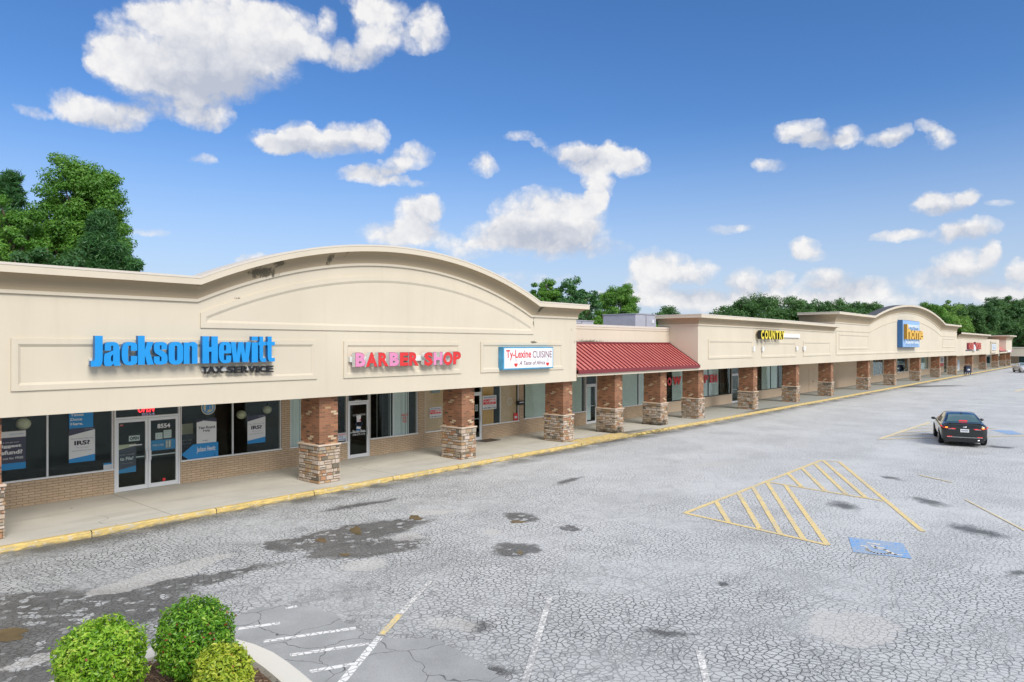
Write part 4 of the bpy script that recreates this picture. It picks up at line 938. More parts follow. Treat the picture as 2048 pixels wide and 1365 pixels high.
# neon OPEN
M_NEON, t, p = new_mat('neon_red'); p.inputs['Base Color'].default_value = (.8, .02, .03, 1); p.inputs['Emission Color'].default_value = (1, .02, .03, 1); p.inputs['Emission Strength'].default_value = 3
x0, z1_ = onD(278.5, 816, DG); x1_ = onD(311.5, 0, DG)[0]; z0_ = onD(278.5, 826, DG)[1]
nt = thing('neon_sign', 'glowing red neon OPEN sign above the double door', 'sign')
m = MB(); letters(m, 'OPEN', x0, x1_, z0_, z1_+.06, DG+.07, M_NEON, .02, M_NEON, .01, .2); m.build('neon_lettering', nt); m = MB(); m.box(x0, x1_, DG+.10, DG+.11, z0_+.02, z0_+.05, M_BLK); m.build('sign_back', nt)
def decal(name, label, txt, xl, xr, yt, yb, mat, bold=.03, D=D_WALL+.03, cat='lettering'):
    x0, z1 = onD(xl, yt, D); x1 = onD(xr, 0, D)[0]; z0 = onD(xl, yb, D)[1]; m = MB(); letters(m, txt, x0, x1, z0, z1, D, mat, .003, mat, bold); return tag(m.build(name), label, cat)
DD = D_WALL+.045
decal('number_decal', 'white 8554 number on the right leaf of the tax office door', '8554', 314.8, 340.4, 848.5, 857.5, M_WHT, D=DD)
decal('number_decal', 'pale 8554 number below the neon OPEN sign', '8554', 283.5, 309.5, 826.5, 832.5, col(.5, .52, .75, .5), D=DD)
decal('number_decal', 'small white 8556 number above the barber door', '8556', 709.5, 721.7, 800.5, 805.5, M_WHT, D=DD)
poster('door_sign', 'white OPEN sign on the left leaf of the double door', 'sign', 257.8, 279.5, 872.5, 883.5, C_PW, [], [('OPEN', .1, .9, .2, .8, C_TXT, .04)], D=DD+.03)
poster('door_notice', 'small white paper left of the pair on the door glass', 'notice', 310.8, 325, 866.5, 879.5, C_PW, [], [('hours', .2, .8, .7, .85, C_GRY, 0), ('9 - 5', .2, .8, .4, .6, C_GRY, 0)], D=DD+.03)
poster('door_notice', 'larger white paper on the door glass below 8554', 'notice', 327.2, 342.8, 861, 877, C_PW, [], [('welcome', .1, .9, .75, .88, C_GRY, 0), ('please', .1, .9, .5, .62, C_GRY, 0), ('knock', .1, .9, .25, .37, C_GRY, 0)], D=DD+.03)
poster('door_band', 'blue WELCOME band across the right door leaf', 'sign', 302.3, 352.6, 882, 902.5, C_PB, [(.56, .80, .12, .92, C_GRY), (.60, .64, .2, .85, C_PW), (.70, .76, .2, .85, C_PW)], [('WELCOME', .05, .5, .42, .62, C_PW, .01)], D=DD+.03)
poster('window_poster', 'grey and blue poster seen through the left door leaf', 'poster', 236.5, 272, 891, 948, C_PN, [], [('Just need', .05, .9, .60, .68, C_GRY, .01), ('to File?', .1, .85, .44, .56, C_PW, .02), ('We can help', .2, .8, .30, .36, C_GRY, 0)], [([(0, 0), (1, 0), (1, .22), (0, .12)], C_PB), ([(0, 1), (0, .83), (1, .93), (1, 1)], C_CRM)], D=DG+.03, group=WP)
decal('door_arrow', 'white arrow on the left leaf of the double door', '\u2014', 258.5, 284, 891, 893, M_WHT, D=DD)
x0, zc_ = onD(328, 959, DD); m = MB(); P = [(x0+.05*math.cos(a), zc_+.05*math.sin(a)) for a in np.linspace(0, 2*math.pi, 25)[:-1]]; m.prism(P, DD, DD+.003, C_RED); tag(m.build('door_sticker'), 'round red sticker low on the right door leaf', 'sticker')
poster('door_sticker', 'small red and cream sticker high on the left door leaf', 'sticker', 239.7, 246.5, 850, 853.5, C_RED, [(.1, .9, .6, .9, C_CRM)], D=DD+.03)
# hanging globes
M_GLOBE = col(.88, .80, .56, .5, name='globe_lamp_shade', var=.12)
for lab, px, py, rr, dd in (('cream globe above the Biggest refund poster', 46.8, 848, .18, .40), ('cream globe just right of the round blue sign', 482.8, 829.9, .165, .42), ('cream globe near the right end of the tax office window', 534.5, 819.8, .16, .55)):
    D = D_WALL+dd; x, z = onD(px, py, D); gt = thing('globe_lamp', lab, 'lamp', (x, D, z), 0, 'globe lamps in the tax office')
    m = MB(); m.ball((0, 0, 0), (rr, rr, rr*.93), M_GLOBE, 24); m.build('globe', gt); m = MB(); m.tube([(0, 0, rr*.9), (0, 0, 3.1-z)], .008, M_BLK, 5); m.build('cord', gt)
# barber door and window lettering
bd = D_WALL+.045
decal('door_lettering', 'white barber shop name and phone number on the black door', 'Barber Shop', 705.5, 730, 861, 868, M_WHT, .01, bd); decal('door_lettering', 'phone number below the barber shop name', '678-479-5176', 705.5, 730, 868.5, 872.5, M_WHT, .0, bd); decal('door_lettering', 'curved white line of lettering high on the barber door', 'CUTS ABOVE', 706, 731, 829.5, 833, M_WHT, .0, bd)
x, z = onD(717.5, 838, bd); m = MB(); m.prism([(x-.09, z-.13), (x+.09, z-.13), (x+.10, z+.05), (x+.12, z+.12), (x, z+.16), (x-.12, z+.12), (x-.10, z+.05)], bd, bd+.003, M_WHT); m.prism([(x-.02, z-.06), (x+.10, z-.08), (x+.10, z-.01)], bd-.002, bd, C_RED); tag(m.build('door_emblem'), 'white barber emblem with red flash on the black door', 'emblem')
x, z = onD(717.5, 857.5, bd); m = MB(); m.prism([(x-.12, z-.08), (x+.05, z-.08), (x+.12, z+.06), (x-.10, z+.09)], bd, bd+.003, M_WHT); m.prism([(x-.12, z-.08), (x+.05, z-.08), (x+.07, z-.02), (x-.115, z+.0)], bd-.002, bd, C_JBS); tag(m.build('door_emblem'), 'blue and white comb emblem above the phone number', 'emblem')
m = MB(); x, z = onD(718, 848, bd)
for s in range(24):
    a, b = s*math.pi/12, (s+1)*math.pi/12; m.face([(x+q*.17*math.cos(w), bd, z+q*.085*math.sin(w)) for w, q in ((a, 1), (b, 1), (b, .8), (a, .8))], C_NVY)
tag(m.build('door_emblem'), 'dark blue oval outline midway down the barber door', 'emblem')
poster('window_sign', 'white BRAIDING LOCS sign low in the window left of the barber door', 'sign', 668, 693.5, 868, 884, C_PW, [], [('BRAIDING', .1, .9, .68, .9, C_RED, .02), ('LOCS', .3, .7, .4, .6, C_JBS, .02), ('RELAXING', .1, .9, .1, .3, C_JBS, .02)])
m = MB(); x0, z1_ = onD(801, 825.5, DG)
for i, (w, tx) in enumerate(((.36, 'HAIRCUTS'), (.18, 'KIDS'), (.2, 'FADE'))): letters(m, tx, x0+.22-w/2, x0+.22+w/2, z1_-.17-.13*i, z1_-.07-.13*i, DG-.02, C_RED, .003, C_RED, .01)
tag(m.build('window_lettering'), 'red lettering over the white strip blinds', 'lettering')
opn = dict(bg=C_PW, rects=[(.04, .96, .36, .74, C_RED)], texts=[('AFRICAN RESTAURANT', .06, .94, .80, .92, C_NVY, .02), ("We're", .08, .38, .50, .68, C_PW, .01), ('OPEN', .42, .94, .49, .70, C_PW, .04), ('DINE IN TAKE OUT', .2, .8, .39, .45, C_PW, 0), ('Ty-Lexine Cuisine', .1, .9, .21, .30, C_GRY, 0), ('678-489-3185', .05, .95, .06, .17, C_TXT, .02)])
poster('open_banner', 'white We are OPEN banner on the brown papered window', 'banner', 859.3, 882.8, 816, 837, D=DG, group='OPEN banners', **opn); poster('open_banner', 'white We are OPEN banner beside the restaurant door', 'banner', 965.5, 992.8, 792.5, 820.5, D=DG-.012, group='OPEN banners', **opn)
poster('window_panel', 'small blue grey panel at the top of the brown papered window', 'panel', 862, 880, 778, 787, col(.2, .28, .3, .5), D=DG)
poster('door_notice', 'small white framed paper on the restaurant door', 'notice', 950.5, 956, 810, 823, C_PW, [(.15, .85, .15, .85, C_GRY)], D=DD+.03)
m = MB(); x, z = onD(1019, 803.5, DG)
for s in range(28):
    a, b = s*math.pi/14, (s+1)*math.pi/14; m.face([(x+q*.19*math.cos(w), DG-.02, z+q*.19*math.sin(w)) for w, q in ((a, 1), (b, 1), (b, .9), (a, .9))], C_PW)
for s in range(8):
    a = s*math.pi/4; m.face([(x+.05*math.cos(a)-.006*math.sin(a), DG-.02, z+.05*math.sin(a)+.006*math.cos(a)), (x+.17*math.cos(a)-.006*math.sin(a), DG-.02, z+.17*math.sin(a)+.006*math.cos(a)), (x+.17*math.cos(a)+.006*math.sin(a), DG-.02, z+.17*math.sin(a)-.006*math.cos(a)), (x+.05*math.cos(a)+.006*math.sin(a), DG-.02, z+.05*math.sin(a)-.006*math.cos(a))], C_PW)
tag(m.build('window_emblem'), 'thin white wheel emblem on the brown restaurant window', 'emblem')
poster('window_poster', 'red poster in the lower corner of the restaurant window', 'poster', 1027.5, 1036, 827, 842, C_RED, [(.2, .8, .3, .6, C_PW)])
NOW = 'large red cut-out letters'
for ch, xl, xr, yt, yb, lab in (('N', 1323, 1332.5, 756, 773, 'large red letter N of NOW behind the brick pillar'), ('O', 1334.8, 1343.2, 755.5, 772.5, 'large red letter O of NOW'), ('W', 1346, 1363, 754, 771, 'large red letter W of NOW'), ('O', 1400.5, 1407.5, 750.5, 767.5, 'large red letter O of OPEN'), ('P', 1408.6, 1416.6, 750.5, 767, 'large red letter P of OPEN'), ('E', 1419.7, 1426, 750, 766, 'large red letter E of OPEN'), ('N', 1427, 1435, 749.5, 765.5, 'large red letter N of OPEN')):
    decal('window_letter', lab, ch, xl, xr, yt, yb, C_RED, .06, D_WALL+.02).__setitem__('group', NOW)
poster('wall_poster', 'white and red poster on the far tan wall between pillars', 'poster', 1879.5, 1887.5, 714, 733.5, C_PW, [(.05, .95, .0, .33, C_RED), (.2, .8, .5, .9, C_GRY)], D=D_WALL-.02)
for px in (1958.5, 1962.5): pass
poster('window_poster', 'red and white posters filling the window past the letter box', 'poster', 1958, 1967, 712, 736, C_PW, [(0, 1, .62, .78, C_DKR), (0, 1, .12, .5, C_DKR)], D=DG)
# ------------------------------------------------------------------ plants
def leafmat(name, cols, trans=.35, rough=.5):
    m, t, p = new_mat(name)
    a = t.add('Attribute', attribute_name='rnd').outputs['Fac']
    n = len(cols); c = t.ramp(a, [(i/(n-1), q) for i, q in enumerate(cols)])
    t.l.new(c, p.inputs['Base Color']); p.inputs['Roughness'].default_value = rough
    tl = t.add('BsdfTranslucent', {'Color': t.mix(.5, c, (.25, .42, .05))})
    out = m.node_tree.nodes['Material Output']; mx = t.add('MixShader', {0: trans, 1: p.outputs[0], 2: tl.outputs[0]}); t.l.new(mx.outputs[0], out.inputs[0]); return m
L_OAK = leafmat('broad_leaf', [(.06, .17, .025), (.10, .27, .035), (.16, .36, .05), (.24, .45, .08)])
L_LITE = leafmat('light_leaf', [(.10, .23, .04), (.16, .33, .06), (.23, .42, .08), (.32, .5, .12)])
L_PINE = leafmat('pine_needle', [(.022, .085, .03), (.04, .14, .042), (.07, .20, .055), (.11, .27, .07)], .2)
L_FAR = leafmat('far_leaf', [(.035, .10, .03), (.055, .15, .04), (.085, .205, .05), (.13, .27, .065)], .25)
L_DARK = leafmat('dark_leaf', [(.025, .09, .028), (.045, .14, .04), (.075, .19, .05), (.12, .25, .06)], .25)
L_GREY = leafmat('grey_green_leaf', [(.16, .27, .13), (.23, .35, .17), (.32, .44, .24)])
L_BOX = leafmat('shrub_leaf', [(.03, .11, .01), (.08, .23, .015), (.16, .39, .03), (.28, .54, .05), (.52, .68, .12)], .35, .38)
L_BOXY = leafmat('yellow_shrub_leaf', [(.15, .27, .02), (.32, .46, .03), (.52, .60, .06), (.70, .70, .10)], .3, .4)
L_BOXG = leafmat('bright_shrub_leaf', [(.07, .19, .01), (.17, .38, .02), (.30, .56, .04), (.45, .66, .07), (.66, .74, .15)], .35, .38)
L_BERRY = col(.22, .02, .015, .5, name='red_berry', var=.4)
BARK = col(.10, .075, .055, .95, name='bark', var=.35)
def leafmesh(name, P, N, L, Wd, mat, rnd, fold=False):
    """many leaf-sized faces: P centres, N facing, L length, Wd width"""
    n = len(P); N = N/np.linalg.norm(N, axis=1, keepdims=True)
    a = np.cross(N, RNG.normal(size=(n, 3))); a /= np.linalg.norm(a, axis=1, keepdims=True); b = np.cross(N, a)
    L = np.asarray(L).reshape(-1, 1); Wd = np.asarray(Wd).reshape(-1, 1)
    if fold:
        mid = P+N*L*.0; V = np.stack([P-a*L, P+b*Wd+N*Wd*.45, P+a*L, P-b*Wd+N*Wd*.45], 1)
        idx = np.arange(n)[:, None]*4; F = np.concatenate([idx+np.array([[0, 2, 1]]), idx+np.array([[0, 3, 2]])], 1).reshape(-1, 3); per = 2; k = 3
    else:
        V = np.stack([P-a*L, P+b*Wd-a*L*.15, P+a*L, P-b*Wd+a*L*.1], 1); F = np.arange(n*4).reshape(-1, 4); per = 1; k = 4
    V = V.reshape(-1, 3).astype(np.float32); me = bpy.data.meshes.new(name)
    me.vertices.add(len(V)); me.vertices.foreach_set('co', V.ravel())
    me.loops.add(F.size); me.loops.foreach_set('vertex_index', F.astype(np.int32).ravel()); me.polygons.add(len(F))
    me.polygons.foreach_set('loop_start', np.arange(0, F.size, k, dtype=np.int32)); me.polygons.foreach_set('loop_total', np.full(len(F), k, np.int32))
    me.update(calc_edges=True); me.materials.append(mat)
    me.attributes.new('rnd', 'FLOAT', 'FACE').data.foreach_set('value', np.repeat(rnd, per).astype(np.float32))
    return me
def unit(n): v = RNG.normal(size=(n, 3)); return v/np.linalg.norm(v, axis=1, keepdims=True)
def crown(kind, H, Rr, clumps, per, leaf, mat, seed, base=.25, tuft=.16, flat=.7, asp=.5):
    """tree of height H: clumps along limbs; returns crown mesh and trunk builder"""
    rr = np.random.default_rng(seed); pts = []; tr = MB()
    hb = H*base
    tr.tube([(0, 0, -.3), (.1*Rr*.2, 0, hb), (0, .05*Rr, H*.6), (0, 0, H*.93)], [H*.022, H*.017, H*.010, H*.002], BARK, 8)
    C0 = []
    for i in range(clumps):
        if kind == 'pine':
            f = rr.uniform(0, 1)**.8; z = hb+(H-hb)*f; R = Rr*(1-f)**.75*(.6+.4*math.sin(f*40))+.25; a = rr.uniform(0, 6.283); q = rr.uniform(.45, 1)
            c = (R*q*math.cos(a), R*q*math.sin(a), z-R*q*.12)
        else:
            v = rr.normal(size=3); v /= np.linalg.norm(v); q = rr.uniform(.35, 1)**.5
            lump = 1+.22*math.sin(3*math.atan2(v[1], v[0])+seed)+.15*math.sin(5*v[2]+seed*2)
            c = (v[0]*Rr*q*lump, v[1]*Rr*q*lump, hb+(H-hb)*(.5+.5*v[2]*q*min(lump, 1.1)))
            if kind == 'oak': c = (c[0]*1.1, c[1]*1.1, hb+(H-hb)*(1-(1-(c[2]-hb)/(H-hb))*.85)-.03*H*(math.hypot(c[0], c[1])/Rr)**2)
        C0.append(c)
        if i % 3 == 0:
            z0 = max(hb*.8, c[2]-.45*math.hypot(c[0], c[1])-.1*H); s = H*.007
            tr.tube([(0, 0, z0), (c[0]*.5, c[1]*.5, (z0+c[2])/2-.02*H), (c[0]*.9, c[1]*.9, c[2]-.01*H)], [s, s*.7, s*.25], BARK, 5, False)
    C0 = np.array(C0); tr_ = Rr*tuft
    n = clumps*per; ci = np.repeat(np.arange(clumps), per); siz = rr.uniform(.6, 1.35, clumps)[ci]
    u = unit(n); rad = RNG.uniform(.15, 1, n)**.6
    off = u*(rad*siz*tr_)[:, None]; off[:, 2] *= flat
    P = C0[ci]+off
    Nn = u+RNG.normal(size=(n, 3))*.55+np.array([0, 0, .55])
    ll = leaf*RNG.uniform(.6, 1.25, n)
    cl = rr.uniform(.1, .9, clumps)[ci]; rnd = np.clip(cl*.55+RNG.uniform(0, 1, n)*.45, 0, 1)
    if kind == 'pine': Nn = RNG.normal(size=(n, 3))
    me = leafmesh('crown', P, Nn, ll, ll*asp, mat, rnd)
    return me, tr
def tree(label, kind, H, Rr, clumps, per, leaf, mat, loc, seed, group=None, name='tree', **k):
    t = thing(name, label, 'tree', loc, (seed*1.7) % 6.28, group)
    me, tr = crown(kind, H, Rr, clumps, per, leaf, mat, seed, **k)
    tr.build('trunk', t); o = bpy.data.objects.new('crown', me); C.objects.link(o); o.parent = t
    return t
def far(px, ytop, Z):       # the same, by distance ahead of the drone
    r = (px-CX)*Z/FPX; return (r*SA+Z*CA, -r*CA+Z*SA, 0), HC-(ytop-YH)*Z/FPX
def at(px, ytop, D):      # foot of a tree whose top shows at ytop, and its height
    x, z = onD(px, ytop, D); return (x, D, 0), z
# behind the left end
loc, H = at(168, 324, 50); tree('tall bright green broadleaf tree above the left end of the mall', 'round', H, 2.75, 360, 380, .095, L_OAK, loc, 11, base=.3, tuft=.25)
loc, H = at(205, 432, 46.5); tree('dark pine in front of the tall broadleaf tree', 'pine', H, 3.1, 260, 300, .15, L_PINE, loc, 5, base=.1, tuft=.19, asp=.18, flat=.8, name='pine_tree')
loc, H = at(262, 520, 45.5); tree('low dark pine with ragged tip just left of the arch', 'pine', H, 1.5, 60, 150, .19, L_PINE, loc, 6, base=.1, tuft=.3, asp=.18, name='pine_tree')
loc, H = at(20, 352, 56); tree('tall dark pine at the left edge behind the broadleaf trees', 'pine', H, 2.9, 150, 150, .3, L_PINE, loc, 7, base=.2, tuft=.2, asp=.16, name='pine_tree')
loc, H = at(22, 405, 49); tree('mid green broadleaf tree at the left edge of the picture', 'round', H, 2.4, 140, 380, .095, L_OAK, loc, 8, base=.2, tuft=.24)
loc, H = at(95, 470, 45.5); tree('dark green bushy tree low behind the mall near the left edge', 'round', H, 2.6, 110, 360, .1, L_DARK, loc, 9, base=.15, tuft=.26)
loc, H = at(30, 494, 43.5); tree('pale grey green feathery tree just above the left parapet', 'round', H, 1.7, 60, 260, .10, L_GREY, loc, 10, base=.2, tuft=.3, asp=.25)
# behind the red roof
loc, H = at(1092, 557, 62); tree('light green broadleaf tree rising just right of the big arch', 'round', H, 2.5, 130, 280, .13, L_OAK, loc, 12, base=.3, tuft=.26)
loc, H = at(1142, 561, 60); tree('dark airy pine between two broadleaf trees right of the big arch', 'oak', H, 3.2, 60, 170, .2, L_PINE, loc, 13, base=.45, tuft=.25, name='pine_tree')
loc, H = at(1112, 600, 57); tree('dark green tree partly behind the right end of the big arch', 'round', H, 3.2, 80, 180, .19, L_DARK, loc, 131, base=.2, tuft=.28)
loc, H = at(1166, 584, 60); tree('small light green tree behind the right cornice of the big arch', 'round', H, 2.2, 60, 180, .18, L_LITE, loc, 14, base=.3, tuft=.3)
loc, H = at(1238, 571, 66); tree('wide light green tree rising behind the red metal roof', 'round', H, 3.6, 200, 300, .14, L_OAK, loc, 15, base=.25, tuft=.24)
loc, H = at(1205, 612, 58); tree('low leafy tree behind the red metal roof left of the wide tree', 'round', H, 2.8, 70, 200, .18, L_OAK, loc, 16, base=.2, tuft=.3)
loc, H = at(1275, 618, 58); tree('low leafy tree behind the grey rooftop unit', 'round', H, 2.6, 70, 200, .18, L_LITE, loc, 17, base=.2, tuft=.3)
loc, H = at(1330, 614, 80); tree('distant low tree above the left cornice of the COUNTRY block', 'round', H, 3.6, 90, 140, .22, L_FAR, loc, 18, base=.4, tuft=.3)
# behind the COUNTRY block and the furniture shop
loc, H = far(1532, 592, 150); tree('broad domed oak above the COUNTRY sign', 'oak', H, 7.6, 300, 170, .2, L_FAR, loc, 20, base=.4, tuft=.2)
loc, H = far(1472, 611, 155); tree('lower oak on the left shoulder of the domed oak', 'oak', H, 4.2, 120, 130, .28, L_FAR, loc, 21, base=.35, tuft=.3)
loc, H = far(1588, 619, 145); tree('bushy green tree on the right shoulder of the domed oak', 'round', H, 4.2, 130, 130, .25, L_FAR, loc, 22, base=.4, tuft=.3)
for i, (px, yt, D, L, lab) in enumerate([(1622, 604, 172, L_DARK, 'dark rounded tree left of the furniture shop parapet'), (1664, 599, 178, L_FAR, 'tallest tree just left of the furniture shop arch'), (1702, 602, 185, L_DARK, 'dark tree over the left end of the furniture shop'), (1745, 605, 190, L_FAR, 'green tree touching the left foot of the furniture shop arch'), (1722, 618, 168, L_FAR, 'low tree in front of the dark trees by the furniture shop arch')]):
    loc, H = far(px, yt, D); tree(lab, 'round', H, 4.6, 190, 150, .22, L, loc, 30+i, base=.25, tuft=.26)
# the wood beyond the far end: front trees one by one, the rest as one mass
front = [(1862, 606, 205, L_OAK, 'yellowish green tree at the right foot of the furniture shop arch'), (1898, 609, 212, L_LITE, 'light green tree above the right cornice of the furniture shop'), (1932, 611, 218, L_FAR, 'mid green tree above the orange red sign'), (1962, 604, 222, L_DARK, 'dark tall tree above the pale blue sign'), (1990, 597, 226, L_DARK, 'very dark tall tree over the farthest cornice'), (2020, 599, 230, L_DARK, 'dark tree just left of the right picture edge'), (2050, 592, 232, L_DARK, 'tallest dark tree cut by the right picture edge')]
for i, (px, yt, Zd, L, lab) in enumerate(front):
    loc, H = far(px, yt, Zd); tree(lab, 'round', H, 5.0, 210, 170, .24, L, loc, 50+i, base=.12, tuft=.26)
Cs = []
for i in range(70):
    px = random.uniform(1600, 2190); Zd = random.uniform(228, 285) if px > 1840 else random.uniform(200, 260); yt = random.uniform(604, 622)+(14 if px < 1840 else 0)
    (x, y, _), z = far(px, yt, Zd)
    for j in range(34): q = random.uniform(.05, 1); s_ = 4.6*math.sqrt(max(.04, 1-q*q))+.4; Cs.append((x+random.gauss(0, s_*.6), y+random.gauss(0, s_*.6), z*q-.8))
Cs = np.array(Cs); per = 75; ci = np.repeat(np.arange(len(Cs)), per); u = unit(len(ci)); Pp = Cs[ci]+u*(RNG.uniform(.2, 1, len(ci))**.6*1.5)[:, None]
me = leafmesh('woods', Pp, u+RNG.normal(size=u.shape)*.6+np.array([0, 0, .5]), .34*RNG.uniform(.6, 1.2, len(ci)), .2*RNG.uniform(.6, 1.2, len(ci)), L_DARK, np.clip(RNG.uniform(0, .6, len(Cs))[ci]+RNG.uniform(0, .4, len(ci)), 0, 1))
o = bpy.data.objects.new('woods', me); C.objects.link(o); o['kind'] = 'stuff'; o['label'] = 'dark green wood massed behind the far end of the mall'
# clipped shrubs in the island
def shrub(label, loc, r, h, n, mat, seed, ex=2.5, berries=0, leaf=.033):
    t = thing('shrub', label, 'shrub', loc, 0, 'clipped shrubs in the kerbed island')
    u = unit(n); q = (np.abs(u)**ex).sum(1)**(-1/ex); rad = 1-RNG.uniform(0, 1, n)**2.2*.45
    S = u*q[:, None]; low = np.array([mnoise.noise(Vector((a*2.2+seed, b*2.2, c*2.2))) for a, b, c in u]); low2 = np.array([mnoise.noise(Vector((a*5+seed*2, b*5, c*5))) for a, b, c in u]); rad = rad*(1+.15*low+.09*low2)+RNG.uniform(0, 1, n)**10*.13
    P = S*rad[:, None]*np.array([r, r, h/2]); P[:, 2] += h*.54
    N = u*1.0+RNG.normal(size=(n, 3))*.75+np.array([0, 0, .35]); ll = leaf*RNG.uniform(.6, 1.2, n)
    patch = np.array([mnoise.noise(Vector((a*4+seed, b*4, c*4))) for a, b, c in u])
    rnd = np.clip(.42+.35*patch+RNG.normal(size=n)*.17+.12*(rad > .97), 0, 1)
    o = bpy.data.objects.new('foliage', leafmesh('foliage', P, N, ll, ll*.42, mat, rnd, True)); C.objects.link(o); o.parent = t
    m = MB()
    for k in range(9):
        a = k*.7+seed; m.tube([(0.03*math.cos(a), .03*math.sin(a), -.05), (.12*math.cos(a), .12*math.sin(a), h*.25), (r*.6*math.cos(a), r*.6*math.sin(a), h*.6)], [.014, .010, .004], BARK, 5)
    m.build('stem', t)
    if berries:
        idx = RNG.choice(n, berries); me = leafmesh('red_leaves', P[idx]*np.array([1.02, 1.02, 1]), N[idx], ll[idx]*.8, ll[idx]*.4, L_BERRY, np.full(berries, .5), True); o = bpy.data.objects.new('red_leaves', me); C.objects.link(o); o.parent = t
    return t
shrub('square topped green shrub at the left of the island', (3.36, 9.70, .08), .455, .96, 11000, L_BOXG, 1, 2.9, 110)
shrub('tall rounded dark green shrub with red berries at the island nose', (4.44, 9.46, .08), .445, .985, 11000, L_BOX, 4.5, 2.5, 330)
shrub('low yellow green shrub in front of the rounded one', (4.30, 8.42, .08), .325, .74, 6000, L_BOXY, 9, 2.3, 60)

# ------------------------------------------------------------------ rooftop and street things
M_GALV = col(.48, .48, .55, .55, name='galvanised_casing', var=.08)
def rooftop(label, x0, x1, y0, y1, z1, lou):
    t = thing('rooftop_unit', label, 'air conditioner'); m = MB(); m.bbox(x0, x1, y0, y1, 4.5, z1, M_GALV, .02); m.build('casing', t)
    m = MB(); m.box(x0-.04, x1+.04, y0-.04, y1+.04, z1-.02, z1+.03, M_GALV); m.build('lid', t)
    m = MB()
    for k in range(lou): m.box(x0+.15, x0+(x1-x0)*.45, y0-.03, y0-.004, z1-.25-.11*k, z1-.19-.11*k, M_BLK)
    m.build('grille', t)
    m = MB(); m.box((x0+x1)/2-.02, (x0+x1)/2+.02, y0-.012, y0-.001, 4.5, z1-.05, M_BRZ); m.box(x1-.6, x1-.35, y0-.05, y0-.001, z1-.6, z1-.35, M_WHT); m.build('service_panel', t)
xa, za = onD(1158, 641.5, 26); xb = onD(1187, 0, 26)[0]; rooftop('low pale rooftop unit just right of the big arch', xa-1.0, xb, 26, 27.8, za, 2)
xa, za = onD(1271, 628, 25); xb = onD(1312, 0, 25)[0]; rooftop('large grey rooftop unit beside the COUNTRY cornice', xa, xb, 25, 27.6, za, 0)
# ice box
x, y = onD(1911, 0, 22.3)[0], 22.0; t = thing('ice_chest', 'white ice chest against the far tan wall', 'ice chest', (x, y, .15)); m = MB(); m.bbox(0, 1.9, 0, .75, 0, 1.95, M_WHT, .05); m.build('cabinet', t); m = MB(); m.box(.1, .92, -.03, 0, .35, 1.6, C_PAL); m.box(.98, 1.8, -.03, 0, .35, 1.6, C_PAL); m.build('door', t); m = MB(); letters(m, 'ICE', .3, 1.6, 1.65, 1.88, -.004, C_PB, 0, None, .04); m.build('lettering', t)
# postal collection box
bx_, by_ = gnd(1934.5, 749.5, .15); M_NVB = col(.012, .02, .06, .35, name='navy_enamel')
t = thing('letter_box', 'dark blue round topped letter box on the kerb', 'letter box', (bx_, by_, .15), R_(-52)); w, h = .36, 1.30
m = MB(); prof = [(-w, .32), (w, .32), (w, h-.30)]+[(w*math.cos(a), h-.30+.36*math.sin(a)) for a in np.linspace(.1, math.pi-.1, 12)]+[(-w, h-.30)]
prof = [(x_*1.0, z_) for x_, z_ in prof]; m.prism(prof, -.34, .34, M_NVB); m.build('body', t)
for sx in (-w+.06, w-.06):
    for sy in (-.28, .28): m = MB(); m.box(sx-.05, sx+.05, sy-.05, sy+.05, 0, .325, M_NVB); m.build('leg', t)
m = MB(); m.prism([(-.2, .64), (.15, .61), (.22, .84), (-.13, .88)], -.347, -.342, M_WHT); m.prism([(-.15, .68), (.1, .66), (.0, .77), (-.13, .80)], -.351, -.348, M_NVB); m.build('eagle_emblem', t)
m = MB(); m.box(-.25, .25, -.38, -.34, 1.05, 1.12, M_BRZ); m.build('pull_handle', t)
# wall letter box by the restaurant
x0, z1_ = onD(1037.8, 802.5, D_WALL-.15); x1_ = onD(1048.5, 0, D_WALL-.15)[0]; z0_ = onD(1037.8, 811, D_WALL-.15)[1]
t = thing('wall_letter_box', 'small black letter box on the brick between restaurant windows', 'letter box'); m = MB(); m.bbox(x0, x1_, D_WALL-.15, D_WALL-.003, z0_, z1_, M_BLK, .015); m.build('box', t); m = MB(); m.box(x0+.05, x1_-.05, D_WALL-.156, D_WALL-.151, (z0_+z1_)/2+.01, (z0_+z1_)/2+.05, C_PW); m.build('name_plate', t)
# door mat
m = MB(); a = XW(951); m.slab([(a-.1, D_WALL-.75), (a+.95, D_WALL-.75), (a+.95, D_WALL-.05), (a-.1, D_WALL-.05)], .151, .165, M_BLK); tag(m.build('door_mat'), 'black mat at the restaurant door', 'mat')
# overhead wires
for i, (ya, yb, lab) in enumerate([(609.5, 626, 'upper overhead wire crossing the trees behind the red roof'), (613.5, 629, 'lower overhead wire crossing the trees behind the red roof')]):
    A = Vector((onD(1175, ya, 44)[0], 44, onD(1175, ya, 44)[1])); B = Vector((onD(1345, yb, 52)[0], 52, onD(1345, yb, 52)[1])); d = B-A; A2 = A-d*.25; B2 = B+d*.3
    P = [A2+(B2-A2)*k/24-Vector((0, 0, .5*math.sin(math.pi*k/24))) for k in range(25)]; m = MB(); m.tube(P, .012, M_BLK, 5); tag(m.build('overhead_wire'), lab, 'wire', 'overhead wires')
# pole beyond the far end
x, z = onD(2035, 680, 22); t = thing('utility_pole', 'grey wooden pole against the dark wood at the far right', 'pole', (x, 26, 0)); m = MB(); m.tube([(0, 0, -.2), (0, 0, z)], [.2, .14], col(.3, .29, .24, .9, name='weathered_wood'), 8); m.build('pole', t); m = MB(); m.box(-.08, .08, -1.4, 1.4, z-.6, z-.45, BARK); m.build('crossarm', t)
